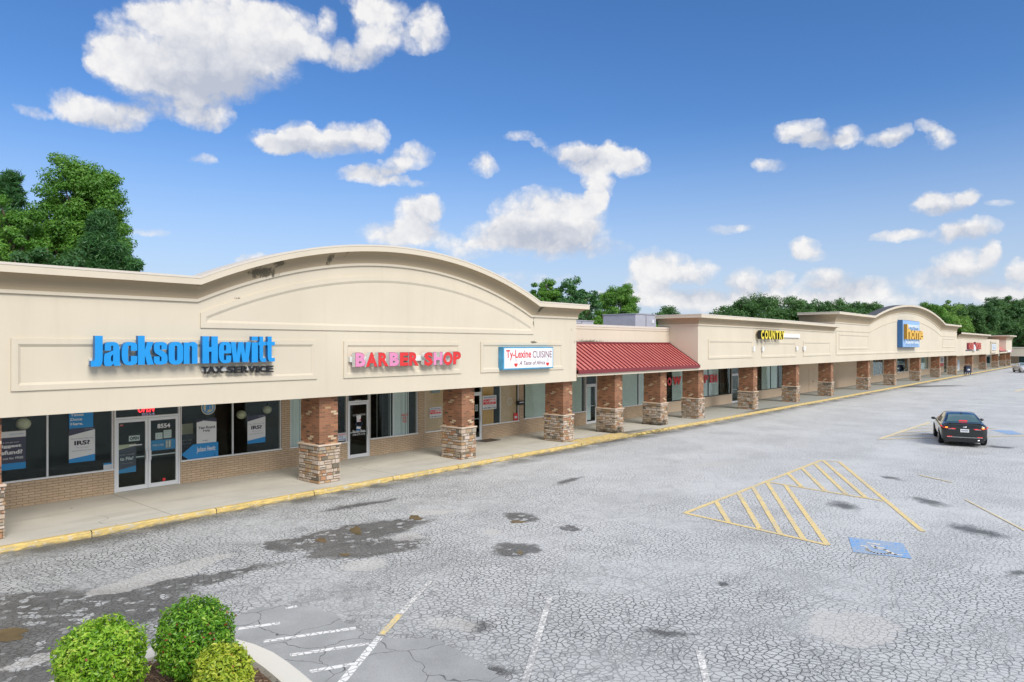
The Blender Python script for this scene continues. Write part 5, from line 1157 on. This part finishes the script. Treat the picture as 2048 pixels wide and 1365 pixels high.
# far wing of the centre, turned towards the car park
xw = 214.0; w = thing('shop_wing', 'low cream wing with teal shop front at the far right edge', 'building', (xw, 0, 0))
zw1 = HC-(697-YH)*onD(2040, 0, 10)[0]*0+0
Zw = lambda px: None
def wz(py, y): Z_ = xw*CA+y*SA; return HC-(py-YH)*Z_/FPX
m = MB(); m.box(0, 12, -40, 24, wz(713.5, 14), wz(696.5, 14), M_ST); m.build('fascia_wall', w)
m = MB(); m.box(-.12, 12, -40, 24, wz(696.5, 14), wz(696.5, 14)+.18, M_COP); m.box(-.06, 0, -40, 24, wz(713.5, 14), wz(713.5, 14)+.25, M_COP); m.build('coping', w)
m = MB(); m.box(3, 3.2, -40, 24, 0, wz(713.5, 14), M_TAN); m.build('rear_wall', w)
M_TEAL = col(.012, .10, .10, .3, name='teal_panel')
m = MB()
for k in range(14): m.box(2.9, 2.98, 20-k*3.0-2.7, 20-k*3.0, .1, wz(713.5, 14)-.1, M_TEAL)
m.build('shop_front', w)
for k in range(6): m = MB(); m.box(0, .8, 15-k*7, 15.7-k*7, 0, wz(713.5, 14), M_RED); m.build('pillar', w)
# ------------------------------------------------------------------ cars
def carpaint(name, rgb, met=.3, rough=.25):
    m, t, p = new_mat(name); p.inputs['Base Color'].default_value = rgb+(1,); p.inputs['Metallic'].default_value = met; p.inputs['Roughness'].default_value = rough; p.inputs['Coat Weight'].default_value = .8; p.inputs['Coat Roughness'].default_value = .04; return m
M_CGL, t, p = new_mat('car_glass'); p.inputs['Base Color'].default_value = (.10, .17, .16, 1); p.inputs['Roughness'].default_value = .06; p.inputs['IOR'].default_value = 1.9; p.inputs['Coat Weight'].default_value = .6
M_TYRE = col(.012, .012, .013, .8, name='tyre_rubber'); M_RIM = col(.45, .46, .48, .3, .8, name='alloy_rim'); M_CHR = col(.75, .75, .76, .15, 1.0, name='chrome')
M_TAIL, t, p = new_mat('tail_lamp'); p.inputs['Base Color'].default_value = (.55, .01, .02, 1); p.inputs['Roughness'].default_value = .15; p.inputs['Emission Color'].default_value = (1, .03, .03, 1); p.inputs['Emission Strength'].default_value = .5
M_AMB, t, p = new_mat('lit_indicator'); p.inputs['Base Color'].default_value = (.8, .2, .02, 1); p.inputs['Emission Color'].default_value = (1, .28, .03, 1); p.inputs['Emission Strength'].default_value = 2.2
M_HEAD = col(.7, .75, .78, .1, .3, name='head_lamp')
def car(name, label, cat, paint, loc, rz, hs=1.0):
    t = thing(name, label, cat, loc, rz)
    Z = lambda z: z*hs
    st = [(-2.43, .66, .45, .84, .88), (-2.40, .78, .36, .90, .985), (-2.30, .87, .27, .945, 1.05), (-2.05, .905, .23, .96, 1.075), (-1.7, .92, .21, .965, 1.085), (-1.0, .93, .2, .965, 1.07), (0, .93, .2, .965, 1.04), (.9, .925, .2, .96, 1.03), (1.5, .91, .2, .92, .985), (2.0, .88, .2, .84, .90), (2.28, .80, .22, .74, .79), (2.40, .68, .28, .66, .70), (2.43, .5, .36, .6, .62)]
    m = MB(); V = []; F = []; K = None
    for x, w, b, s, tp in st:
        h = [(0, b), (w*.84, b), (w*.965, b+.10), (w*.995, b+(s-b)*.45), (w, b+(s-b)*.78), (w*.975, s-.02), (w*.94, s+.012), (w*.82, tp-.012), (w*.5, tp+.008), (0, tp+.015)]
        ring = h+[(-y, z) for y, z in reversed(h[1:-1])]; K = len(ring); V += [(x, y, Z(z)) for y, z in ring]
    for i in range(len(st)-1):
        for k in range(K): F.append((i*K+k, (i+1)*K+k, (i+1)*K+(k+1) % K, i*K+(k+1) % K))
    F.append(tuple(range(K))); F.append(tuple(reversed(range((len(st)-1)*K, len(st)*K))))
    m.mesh(V, F, paint, True)
    # cabin shell
    cab = [(-1.95, .84, .80, 1.03, 1.06), (-1.55, .86, .68, 1.19, 1.215), (-1.15, .875, .615, 1.325, 1.36), (-.75, .88, .59, 1.40, 1.44), (-.2, .88, .585, 1.425, 1.468), (.25, .88, .585, 1.41, 1.45), (.62, .875, .65, 1.25, 1.285), (1.1, .86, .78, 1.03, 1.05)]
    V = []; F = []
    for x, wb, wt, zt, zc in cab:
        h = [(wb, .95), (wb*.35+wt*.65+.02, .95+(zt-.95)*.62), (wt+.012, zt-.025), (wt-.05, zt+.012), (wt*.55, zc-.006), (0, zc)]
        ring = h+[(-y, z) for y, z in reversed(h[:-1])]; K2 = len(ring); V += [(x, y, Z(z)) for y, z in ring]
    for i in range(len(cab)-1):
        for k in range(K2-1): F.append((i*K2+k, (i+1)*K2+k, (i+1)*K2+k+1, i*K2+k+1))
    m.mesh(V, F, paint, True); m.build('body', t)
    def shell(x, f):      # point on the cabin shell: f 0 at belt, 1 at roof edge, 2 centre (half section)
        for a, b in zip(cab, cab[1:]):
            if a[0] <= x <= b[0]: u = (x-a[0])/(b[0]-a[0]); wb, wt, zt, zc = [p_*(1-u)+q_*u for p_, q_ in zip(a[1:], b[1:])]; break
        h = [(wb, .95), (wb*.35+wt*.65+.02, .95+(zt-.95)*.62), (wt+.012, zt-.025), (wt-.05, zt+.012), (wt*.55, zc-.006), (0, zc)]
        g_ = f*2.5; k = min(int(g_), 4); q = g_-k
        return Vector((x, h[k][0]*(1-q)+h[k+1][0]*q, Z(h[k][1]*(1-q)+h[k+1][1]*q)))
    def glass(nm, xs, yfrac):   # front or rear screen across the top of the shell
        m = MB(); R = []
        for x in xs:
            half = [shell(x, f) for f in np.linspace(1.27, 2, 6)]
            R.append([p+Vector((-.006 if xs[0] < 0 else .006, 0, .008)) for p in half]+[Vector((p.x, -p.y, p.z))+Vector((-.006 if xs[0] < 0 else .006, 0, .008)) for p in reversed(half[:-1])])
        for a, b in zip(R, R[1:]):
            for k in range(len(a)-1): m.face([a[k], b[k], b[k+1], a[k+1]], M_CGL, True)
        return m.build(nm, t)
    rw = glass('rear_window', list(np.linspace(-1.86, -.98, 7)), 0); glass('windscreen', list(np.linspace(.36, 1.0, 6)), 0)
    m = MB(); m.box(-1.80, -1.74, -.16, .16, Z(1.125), Z(1.165), M_TAIL); m.build('brake_lamp', rw)
    for s in (1, -1):
        for xa, xb in ((-1.42, -.98), (-.93, -.12), (-.05, .78)):
            m = MB(); R = []
            for x in np.linspace(xa, xb, 5):
                lim = .93 if -.9 < x < .3 else (.80 if x < 0 else .72)
                R.append([shell(x, f)*1.0 for f in np.linspace(.10, lim, 4)])
            for a, b in zip(R, R[1:]):
                for k in range(3): m.face([Vector((p.x, s*(p.y+.006), p.z+.002)) for p in (a[k], b[k], b[k+1], a[k+1])], M_CGL, True)
            m.build('side_window', t)
        m = MB(); m.ball((.72, s*1.0, Z(1.0)), (.09, .10, .065), paint, 14); m.box(.68, .74, min(s*.88, s*.97), max(s*.88, s*.97), Z(.95), Z(.99), M_BLK); m.build('wing_mirror', t)
        # lamps
        y0, y1 = sorted((s*.36, s*.80)); m = MB()
        Pl = [(-2.452, s*.34, .835), (-2.435, s*.60, .865), (-2.40, s*.80, .915), (-2.18, s*.915, .95), (-2.18, s*.915, .90), (-2.40, s*.815, .84), (-2.44, s*.60, .80), (-2.452, s*.36, .80)]
        Pl = [Vector((x_, y_, Z(z_))) for x_, y_, z_ in Pl]; c_ = sum(Pl, Vector())/8
        for a, b in zip(Pl, Pl[1:]+Pl[:1]): m.face([a, b, c_+Vector((-.03, s*.02, 0))], M_TAIL, True)
        tl = m.build('tail_lamp', t); m = MB(); m.ball((-2.425, s*.70, Z(.872)), (.025, .055, .022), M_AMB, 10); m.build('indicator', tl)
        m = MB(); m.box(-2.452, -2.44, min(s*.40, s*.62), max(s*.40, s*.62), Z(.795), Z(.812), M_CHR); m.build('reverse_lamp', tl)
        m = MB(); m.box(-2.435, -2.40, min(s*.48, s*.68), max(s*.48, s*.68), Z(.445), Z(.47), M_TAIL); m.build('reflector', t)
        m = MB(); Ph = [Vector(q_) for q_ in ((2.44, s*.45, Z(.64)), (2.36, s*.72, Z(.66)), (2.10, s*.87, Z(.78)), (2.16, s*.80, Z(.80)), (2.34, s*.62, Z(.74)), (2.43, s*.46, Z(.70)))]; m.face(Ph if s > 0 else Ph[::-1], M_HEAD); m.build('headlamp', t)
        for xw_ in (-1.37, 1.43):
            wh = bpy.data.objects.new('wheel', None); C.objects.link(wh); wh.parent = t; wh.location = (xw_, s*.83, .335)
            m = MB(); bmx = bmesh.new(); n = 28
            prof = [(.20, -.10), (.29, -.115), (.325, -.10), (.335, -.06), (.335, .06), (.325, .10), (.29, .115), (.20, .10)]
            V = [(r*math.cos(2*math.pi*k/n), y_, r*math.sin(2*math.pi*k/n)) for k in range(n) for r, y_ in prof]; q = len(prof)
            m.mesh(V, [(k*q+j, ((k+1) % n)*q+j, ((k+1) % n)*q+j+1, k*q+j+1) for k in range(n) for j in range(q-1)], M_TYRE, True); m.build('tyre', wh)
            m = MB(); yo = s*.105
            for k in range(5):
                a = 2*math.pi*k/5; M_ = Matrix.Rotation(a, 4, 'Y'); m.box(-.032, .032, yo-.02, yo+.01, .03, .215, M_RIM, M_)
            V = [(r*math.cos(2*math.pi*k/n), y_, r*math.sin(2*math.pi*k/n)) for k in range(n) for r, y_ in ((.20, yo), (.225, yo+s*.008), (.225, -yo))]; m.mesh(V, [(k*3+j, ((k+1) % n)*3+j, ((k+1) % n)*3+j+1, k*3+j+1) for k in range(n) for j in range(2)], M_RIM, True)
            m.ball((0, yo, 0), (.05, .015, .05), M_RIM, 10); m.build('rim', wh)
            m = MB(); P = [(xw_+.395*math.cos(a), s*.9335, .335+.395*math.sin(a)) for a in np.linspace(-.35, math.pi+.35, 24)]; m.face(P, M_BLK); P = [(x_, s*.70, z_) for x_, _, z_ in P]; m.face(P, M_BLK); m.build('wheel_arch', t)
    m = MB(); m.box(-2.447, -2.42, -.165, .165, Z(.67), Z(.815), M_WHT); pl = m.build('licence_plate', t); m = MB()
    for k in range(6): m.box(-2.449, -2.4475, -.13+.045*k, -.10+.045*k, Z(.715), Z(.77), C_NVY)
    m.build('plate_lettering', pl)
    m = MB(); m.ball((-2.435, 0, Z(.905)), (.015, .075, .032), M_CHR, 14); m.build('badge', t)
    m = MB(); m.box(-2.445, -2.40, -.68, .68, Z(.425), Z(.443), M_CHR); m.build('bumper_trim', t)
    m = MB(); m.bbox(-2.41, -2.1, -.74, .74, Z(.20), Z(.40), M_BLK, .03); m.bbox(2.1, 2.425, -.62, .62, .22, Z(.42), M_BLK, .03); m.build('bumper_insert', t)
    m = MB(); m.tube([(-2.46, -.52, .30), (-2.2, -.52, .30)], .045, M_CHR, 12); m.build('exhaust_pipe', t)
    m = MB(); m.box(-2.30, -2.24, -.62, .62, Z(1.055), Z(1.085), paint); m.build('boot_lip', t)
    m = MB(); m.mesh([(-1.02, -.02, Z(1.40)), (-.85, -.025, Z(1.42)), (-.85, .025, Z(1.42)), (-1.02, .02, Z(1.40)), (-1.03, 0, Z(1.49))], [(0, 1, 4), (1, 2, 4), (2, 3, 4), (3, 0, 4)], M_BLK); m.build('roof_fin', t)
    m = MB()
    for k in range(4): m.box(2.42, 2.445, -.42, .42, Z(.48+.045*k), Z(.505+.045*k), M_CHR if k == 3 else M_BLK)
    m.build('grille', t)
    m = MB(); m.box(-1.9, 1.9, -.80, .80, .16, .24, M_BLK); m.build('underbody', t)
    return t
th = R_(14); hx, hy_ = math.cos(th), math.sin(th)
rl = Vector((38.24, 6.58)); cx_ = rl.x+1.37*hx+.90*hy_; cy_ = rl.y+1.37*hy_-.90*hx
car('parked_car', 'dark green black saloon seen from behind with lit tail lamps', 'car', carpaint('dark_car_paint', (.007, .013, .013), .2, .13), (cx_, cy_, .012), th, .97)
sx, sy = gnd(2046, 746); car('parked_car', 'silver car facing the camera cut by the right picture edge', 'car', carpaint('silver_car_paint', (.68, .70, .73), .15, .3), (sx+1.6, sy+.2, .012), R_(180+22), 1.12)

# ------------------------------------------------------------------ put each thing's origin at its own base
bpy.context.view_layer.update()
def corners(o):
    L = []
    if o.type == 'MESH' and len(o.data.vertices):
        co = np.empty(len(o.data.vertices)*3, np.float32); o.data.vertices.foreach_get('co', co); co = co.reshape(-1, 3); M_ = np.array(o.matrix_world)
        co = co @ M_[:3, :3].T+M_[:3, 3]; L += [co.min(0), co.max(0)]
    for ch in o.children: L += corners(ch)
    return L
for o in list(sc.objects):
    if o.parent is None and o.type in ('EMPTY', 'MESH') and 'category' in o and o.location.length < 1e-6:
        L = np.array(corners(o)); lo, hi = L.min(0), L.max(0); b = Vector(((lo[0]+hi[0])/2, (lo[1]+hi[1])/2, lo[2]))
        if o.type == 'EMPTY':
            for ch in o.children: ch.location = ch.location-b
        else: o.data.transform(Matrix.Translation(-b))
        o.location = b

# ------------------------------------------------------------------ sky, sun and camera
SUN_EL, SUN_AZ = R_(40), R_(196)          # azimuth clockwise from +y
w = bpy.data.worlds.new('World'); sc.world = w; w.use_nodes = True; t = NT(w.node_tree); bg = w.node_tree.nodes['Background']
sky = t.add('TexSky', None, sky_type='NISHITA', sun_disc=False, sun_elevation=SUN_EL, sun_rotation=SUN_AZ, air_density=1.0, dust_density=.6, ozone_density=2.2, altitude=200)
dirv = t.vmath('NORMALIZE', t.add('TexCoord').outputs['Generated']); xyz = t.add('SeparateXYZ', {0: dirv})
AZ0 = math.pi/2-AL
az = t.math('SUBTRACT', t.math('ARCTAN2', xyz.outputs[0], xyz.outputs[1]), AZ0); el = t.math('ARCSINE', xyz.outputs[2])
ae = t.add('CombineXYZ', {0: az, 1: el}).outputs[0]
CL = [(400, 85, 200, 62, 1), (330, 150, 150, 48, 1), (480, 125, 130, 60, .9), (570, 65, 85, 48, .95), (250, 120, 75, 42, .9), (330, 25, 80, 36, .9), (440, 10, 90, 40, .95), (520, 40, 60, 30, .8), (430, 180, 110, 28, .6), (405, 226, 72, 30, 1), (215, 228, 92, 30, 1), (135, 205, 48, 30, .9), (62, 222, 44, 12, .6), (290, 215, 60, 26, .6), (190, 105, 28, 40, .6),
      (690, 108, 78, 28, .85), (620, 100, 40, 24, .5), (755, 85, 50, 30, .7), (770, 40, 70, 42, .85), (862, 52, 40, 42, .95), (655, 45, 24, 26, .6), (735, 8, 60, 26, .75), (825, 85, 44, 24, .6),
      (640, 283, 145, 26, 1), (600, 266, 45, 26, .9), (742, 270, 42, 30, 1), (690, 262, 45, 22, .8), (560, 285, 60, 18, .8),
      (830, 310, 46, 25, .9), (790, 330, 42, 18, .8), (735, 349, 68, 18, .9), (805, 362, 62, 11, .5), (405, 322, 30, 12, .6), (300, 466, 40, 9, .45), (966, 335, 33, 24, .8), (1040, 274, 36, 12, .5), (1076, 287, 20, 9, .4),
      (1200, 318, 88, 28, 1), (1145, 300, 62, 17, .8), (1222, 298, 26, 20, 1), (1262, 328, 42, 27, 1), (1196, 362, 34, 36, 1), (1190, 398, 24, 30, 1),
      (1080, 428, 108, 50, 1), (1010, 468, 88, 36, 1), (1155, 432, 58, 46, 1), (1110, 470, 110, 36, .8), (1130, 500, 150, 24, .45), (940, 500, 70, 22, .6), (832, 430, 48, 42, 1), (790, 468, 78, 24, .9), (862, 412, 28, 26, 1), (845, 480, 80, 22, .7), (510, 520, 42, 14, .8), (245, 95, 60, 40, .5),
      (1600, 268, 52, 22, .9), (1692, 272, 36, 25, .8), (1650, 284, 60, 14, .7), (1776, 268, 50, 19, .9), (1852, 252, 26, 13, .5), (1884, 280, 24, 22, .75), (1864, 270, 22, 18, .6), (1535, 334, 40, 14, .7), (1460, 460, 48, 12, .6),
      (1885, 405, 80, 24, .9), (1855, 395, 40, 18, .8), (1945, 393, 28, 18, .9), (1795, 473, 64, 14, .9), (1940, 460, 74, 22, .9), (1885, 470, 40, 20, .5), (2010, 408, 32, 9, .4), (1610, 500, 34, 22, 1), (1620, 514, 40, 14, .6),
      (1318, 535, 70, 38, 1), (1290, 570, 52, 50, 1), (1392, 545, 52, 24, .8), (1370, 600, 110, 26, .9), (1490, 560, 46, 26, 1), (1560, 562, 32, 22, .9), (1655, 556, 56, 22, 1), (1740, 577, 65, 24, .8), (1930, 530, 72, 34, 1), (1982, 508, 26, 26, 1), (2042, 542, 32, 26, 1), (1950, 585, 130, 24, .8), (1460, 602, 140, 20, .7), (1700, 605, 160, 22, .7), (1240, 600, 80, 18, .5), (2040, 600, 120, 30, .7), (1000, 560, 200, 18, .3), (1850, 560, 60, 20, .6), (1600, 590, 140, 24, .6)]
grp = bpy.data.node_groups.new('cloud_shapes', 'ShaderNodeTree'); grp.interface.new_socket('V', in_out='INPUT', socket_type='NodeSocketVector'); grp.interface.new_socket('D', in_out='OUTPUT', socket_type='NodeSocketFloat')
q = NT(grp); gi = grp.nodes.new('NodeGroupInput'); go = grp.nodes.new('NodeGroupOutput'); acc = None; vin = gi.outputs[0]
for ci_, (cx, cy, rx, ry, wt) in enumerate(CL):
    if ci_ and ci_ % 6 == 0: vin = q.add('VectorMath', {0: acc, 1: (1e-9, 1e-9, 0), 2: vin}, operation='MULTIPLY_ADD').outputs[0]   # evaluated in short batches
    u = (cx-CX)/FPX; a = math.atan(u); cosu = math.cos(a); e = math.atan((YH-cy)/FPX*cosu)
    mp = q.add('Mapping', {'Vector': vin, 'Location': (a, e, 0), 'Scale': (rx/FPX*cosu*cosu*1.07, ry/FPX*cosu*1.12, 1)}, vector_type='TEXTURE')
    d2 = q.vmath('DOT_PRODUCT', mp.outputs[0], mp.outputs[0])
    c = q.rng(d2, 0, 1, wt, 0); acc = c if acc is None else q.math('ADD', acc, c)
grp.links.new(acc, go.inputs[0])
n1 = t.noise(ae, 9, 5, .6); n2 = t.noise(ae, 26, 8, .62)
d1 = t.vmath('SUBTRACT', n1.outputs[1], (.5, .5, .5)); d2 = t.vmath('SUBTRACT', n2.outputs[1], (.5, .5, .5))
wv = t.add('VectorMath', {0: d1, 1: (.035, .025, 0), 2: ae}, operation='MULTIPLY_ADD').outputs[0]
wv = t.add('VectorMath', {0: d2, 1: (.028, .022, 0), 2: wv}, operation='MULTIPLY_ADD').outputs[0]
g1 = t.add('Group', None); g1.node_tree = grp; t.l.new(wv, g1.inputs[0])
SH = [(480, 185, 190, 34, 1), (420, 130, 120, 40, .55), (330, 205, 120, 28, .7), (560, 120, 70, 26, .6), (220, 248, 90, 18, .6), (405, 245, 70, 16, .5), (740, 120, 100, 22, .6), (650, 298, 130, 14, .7), (770, 345, 80, 14, .5), (1080, 475, 120, 26, .8), (1160, 320, 60, 18, .6), (1130, 500, 130, 20, .6), (850, 450, 40, 26, .4), (1620, 285, 80, 12, .6), (1776, 280, 40, 9, .6), (1885, 422, 70, 12, .7), (1940, 475, 80, 14, .6), (1390, 575, 90, 22, .5), (1500, 580, 60, 16, .5), (1680, 575, 80, 18, .5), (1940, 560, 110, 20, .6)]
acc = None
wv2 = wv
for ci_, (cx, cy, rx, ry, wt) in enumerate(SH):
    if ci_ % 5 == 0: wv2 = t.add('VectorMath', {0: g1.outputs[0] if acc is None else acc, 1: (1e-9, 1e-9, 0), 2: wv2}, operation='MULTIPLY_ADD').outputs[0]
    a = math.atan((cx-CX)/FPX); cosu = math.cos(a); e_ = math.atan((YH-cy)/FPX*cosu)
    mp = t.add('Mapping', {'Vector': wv2, 'Location': (a, e_, 0), 'Scale': (rx/FPX*cosu*cosu*1.2, ry/FPX*cosu*1.5, 1)}, vector_type='TEXTURE')
    c = t.rng(t.vmath('DOT_PRODUCT', mp.outputs[0], mp.outputs[0]), 0, 1, wt, 0); acc = c if acc is None else t.math('MAXIMUM', acc, c)
base_grey = acc
n3 = t.noise(ae, 60, 6, .65).outputs[0]
# unseen broken cloud added behind and above the camera to soften and whiten the light
other = t.math('MAXIMUM', t.rng(t.math('ABSOLUTE', az), .78, 1.0), t.rng(el, .56, .72))
cov = t.math('MULTIPLY', t.math('MULTIPLY', other, t.rng(t.noise(dirv, 2.2, 6, .6).outputs[0], .36, .58)), t.rng(el, 0, .1))
puff1 = t.math('SUBTRACT', .42, t.add('TexVoronoi', {'Vector': wv, 'Scale': 34, 'Detail': 2.0, 'Roughness': .6, 'Lacunarity': 2.3}, voronoi_dimensions='2D', normalize=True).outputs['Distance'])
wob_ = t.math('ADD', t.math('MULTIPLY', t.math('SUBTRACT', n3, .5), .7), t.math('ADD', t.math('MULTIPLY', puff1, .9), t.math('MULTIPLY', t.math('SUBTRACT', n2.outputs[0], .5), .8)))
dens = t.math('MULTIPLY_ADD', t.rng(g1.outputs[0], .0, .22), wob_, t.math('MINIMUM', g1.outputs[0], 1.3))
alpha = t.rng(dens, .18, .98, 0, 1); veil = t.rng(t.math('ADD', g1.outputs[0], t.math('MULTIPLY', t.math('SUBTRACT', n2.outputs[0], .5), .8)), .06, .9, 0, .42); alpha = t.math('MAXIMUM', alpha, t.math('MULTIPLY', veil, t.rng(g1.outputs[0], 0, .15))); alpha = t.math('MAXIMUM', alpha, t.math('MULTIPLY', cov, .93))
thick = t.rng(dens, .3, 1.2, -.12, .12)
shade = t.math('SUBTRACT', t.math('ADD', t.math('MULTIPLY_ADD', puff1, 1.1, .62), t.math('ADD', thick, t.math('MULTIPLY', t.math('SUBTRACT', n2.outputs[0], .5), .6))), t.math('MULTIPLY', base_grey, 1.05), clamp=True)
K_SKY, K_CLD = .085, .66
hsv = t.add('HueSaturation', {'Saturation': 1.2, 'Value': 1.0, 'Color': sky.outputs[0]})
skyc = t.mix(1.0, hsv.outputs[0], (K_SKY*.86, K_SKY*1.0, K_SKY*1.22), 'MULTIPLY')
skyc = t.mix(t.rng(el, .32, -.03, 0, .90, True), skyc, (.405, .465, .575))
cld = t.mix(shade, (.56, .60, .70), (1.0, .99, .985))
cld = t.mix(1.0, cld, (K_CLD,)*3, 'MULTIPLY')
final = t.mix(t.math('MULTIPLY', alpha, .97), skyc, cld)
t.l.new(final, bg.inputs[0]); bg.inputs[1].default_value = 1.0
w.cycles.sampling_method = 'MANUAL'; w.cycles.sample_map_resolution = 256
sun = bpy.data.lights.new('sun', 'SUN'); sun.energy = 2.3; sun.angle = R_(32); sun.color = (1, .95, .87)
so = bpy.data.objects.new('sun', sun); C.objects.link(so)
sd = Vector((math.sin(SUN_AZ)*math.cos(SUN_EL), math.cos(SUN_AZ)*math.cos(SUN_EL), math.sin(SUN_EL))); so.rotation_euler = sd.to_track_quat('Z', 'Y').to_euler(); so.location = sd*100
cam = bpy.data.cameras.new('camera'); cam.sensor_width = 36; cam.lens = FPX/2048*36; cam.shift_y = (YH-682.5)/2048; cam.clip_end = 6000; cam.clip_start = .1
co = bpy.data.objects.new('camera', cam); C.objects.link(co); co.location = (0, 0, HC); co.rotation_euler = (math.pi/2, 0, -(math.pi/2-AL)); sc.camera = co
sc.view_settings.view_transform = 'Standard'; sc.view_settings.look = 'None'; sc.view_settings.exposure = 0.5; sc.view_settings.gamma = 1.0
sc.cycles.max_bounces = 8; sc.cycles.transparent_max_bounces = 12; sc.cycles.caustics_reflective = False; sc.cycles.caustics_refractive = False
sc.cycles.use_denoising = True
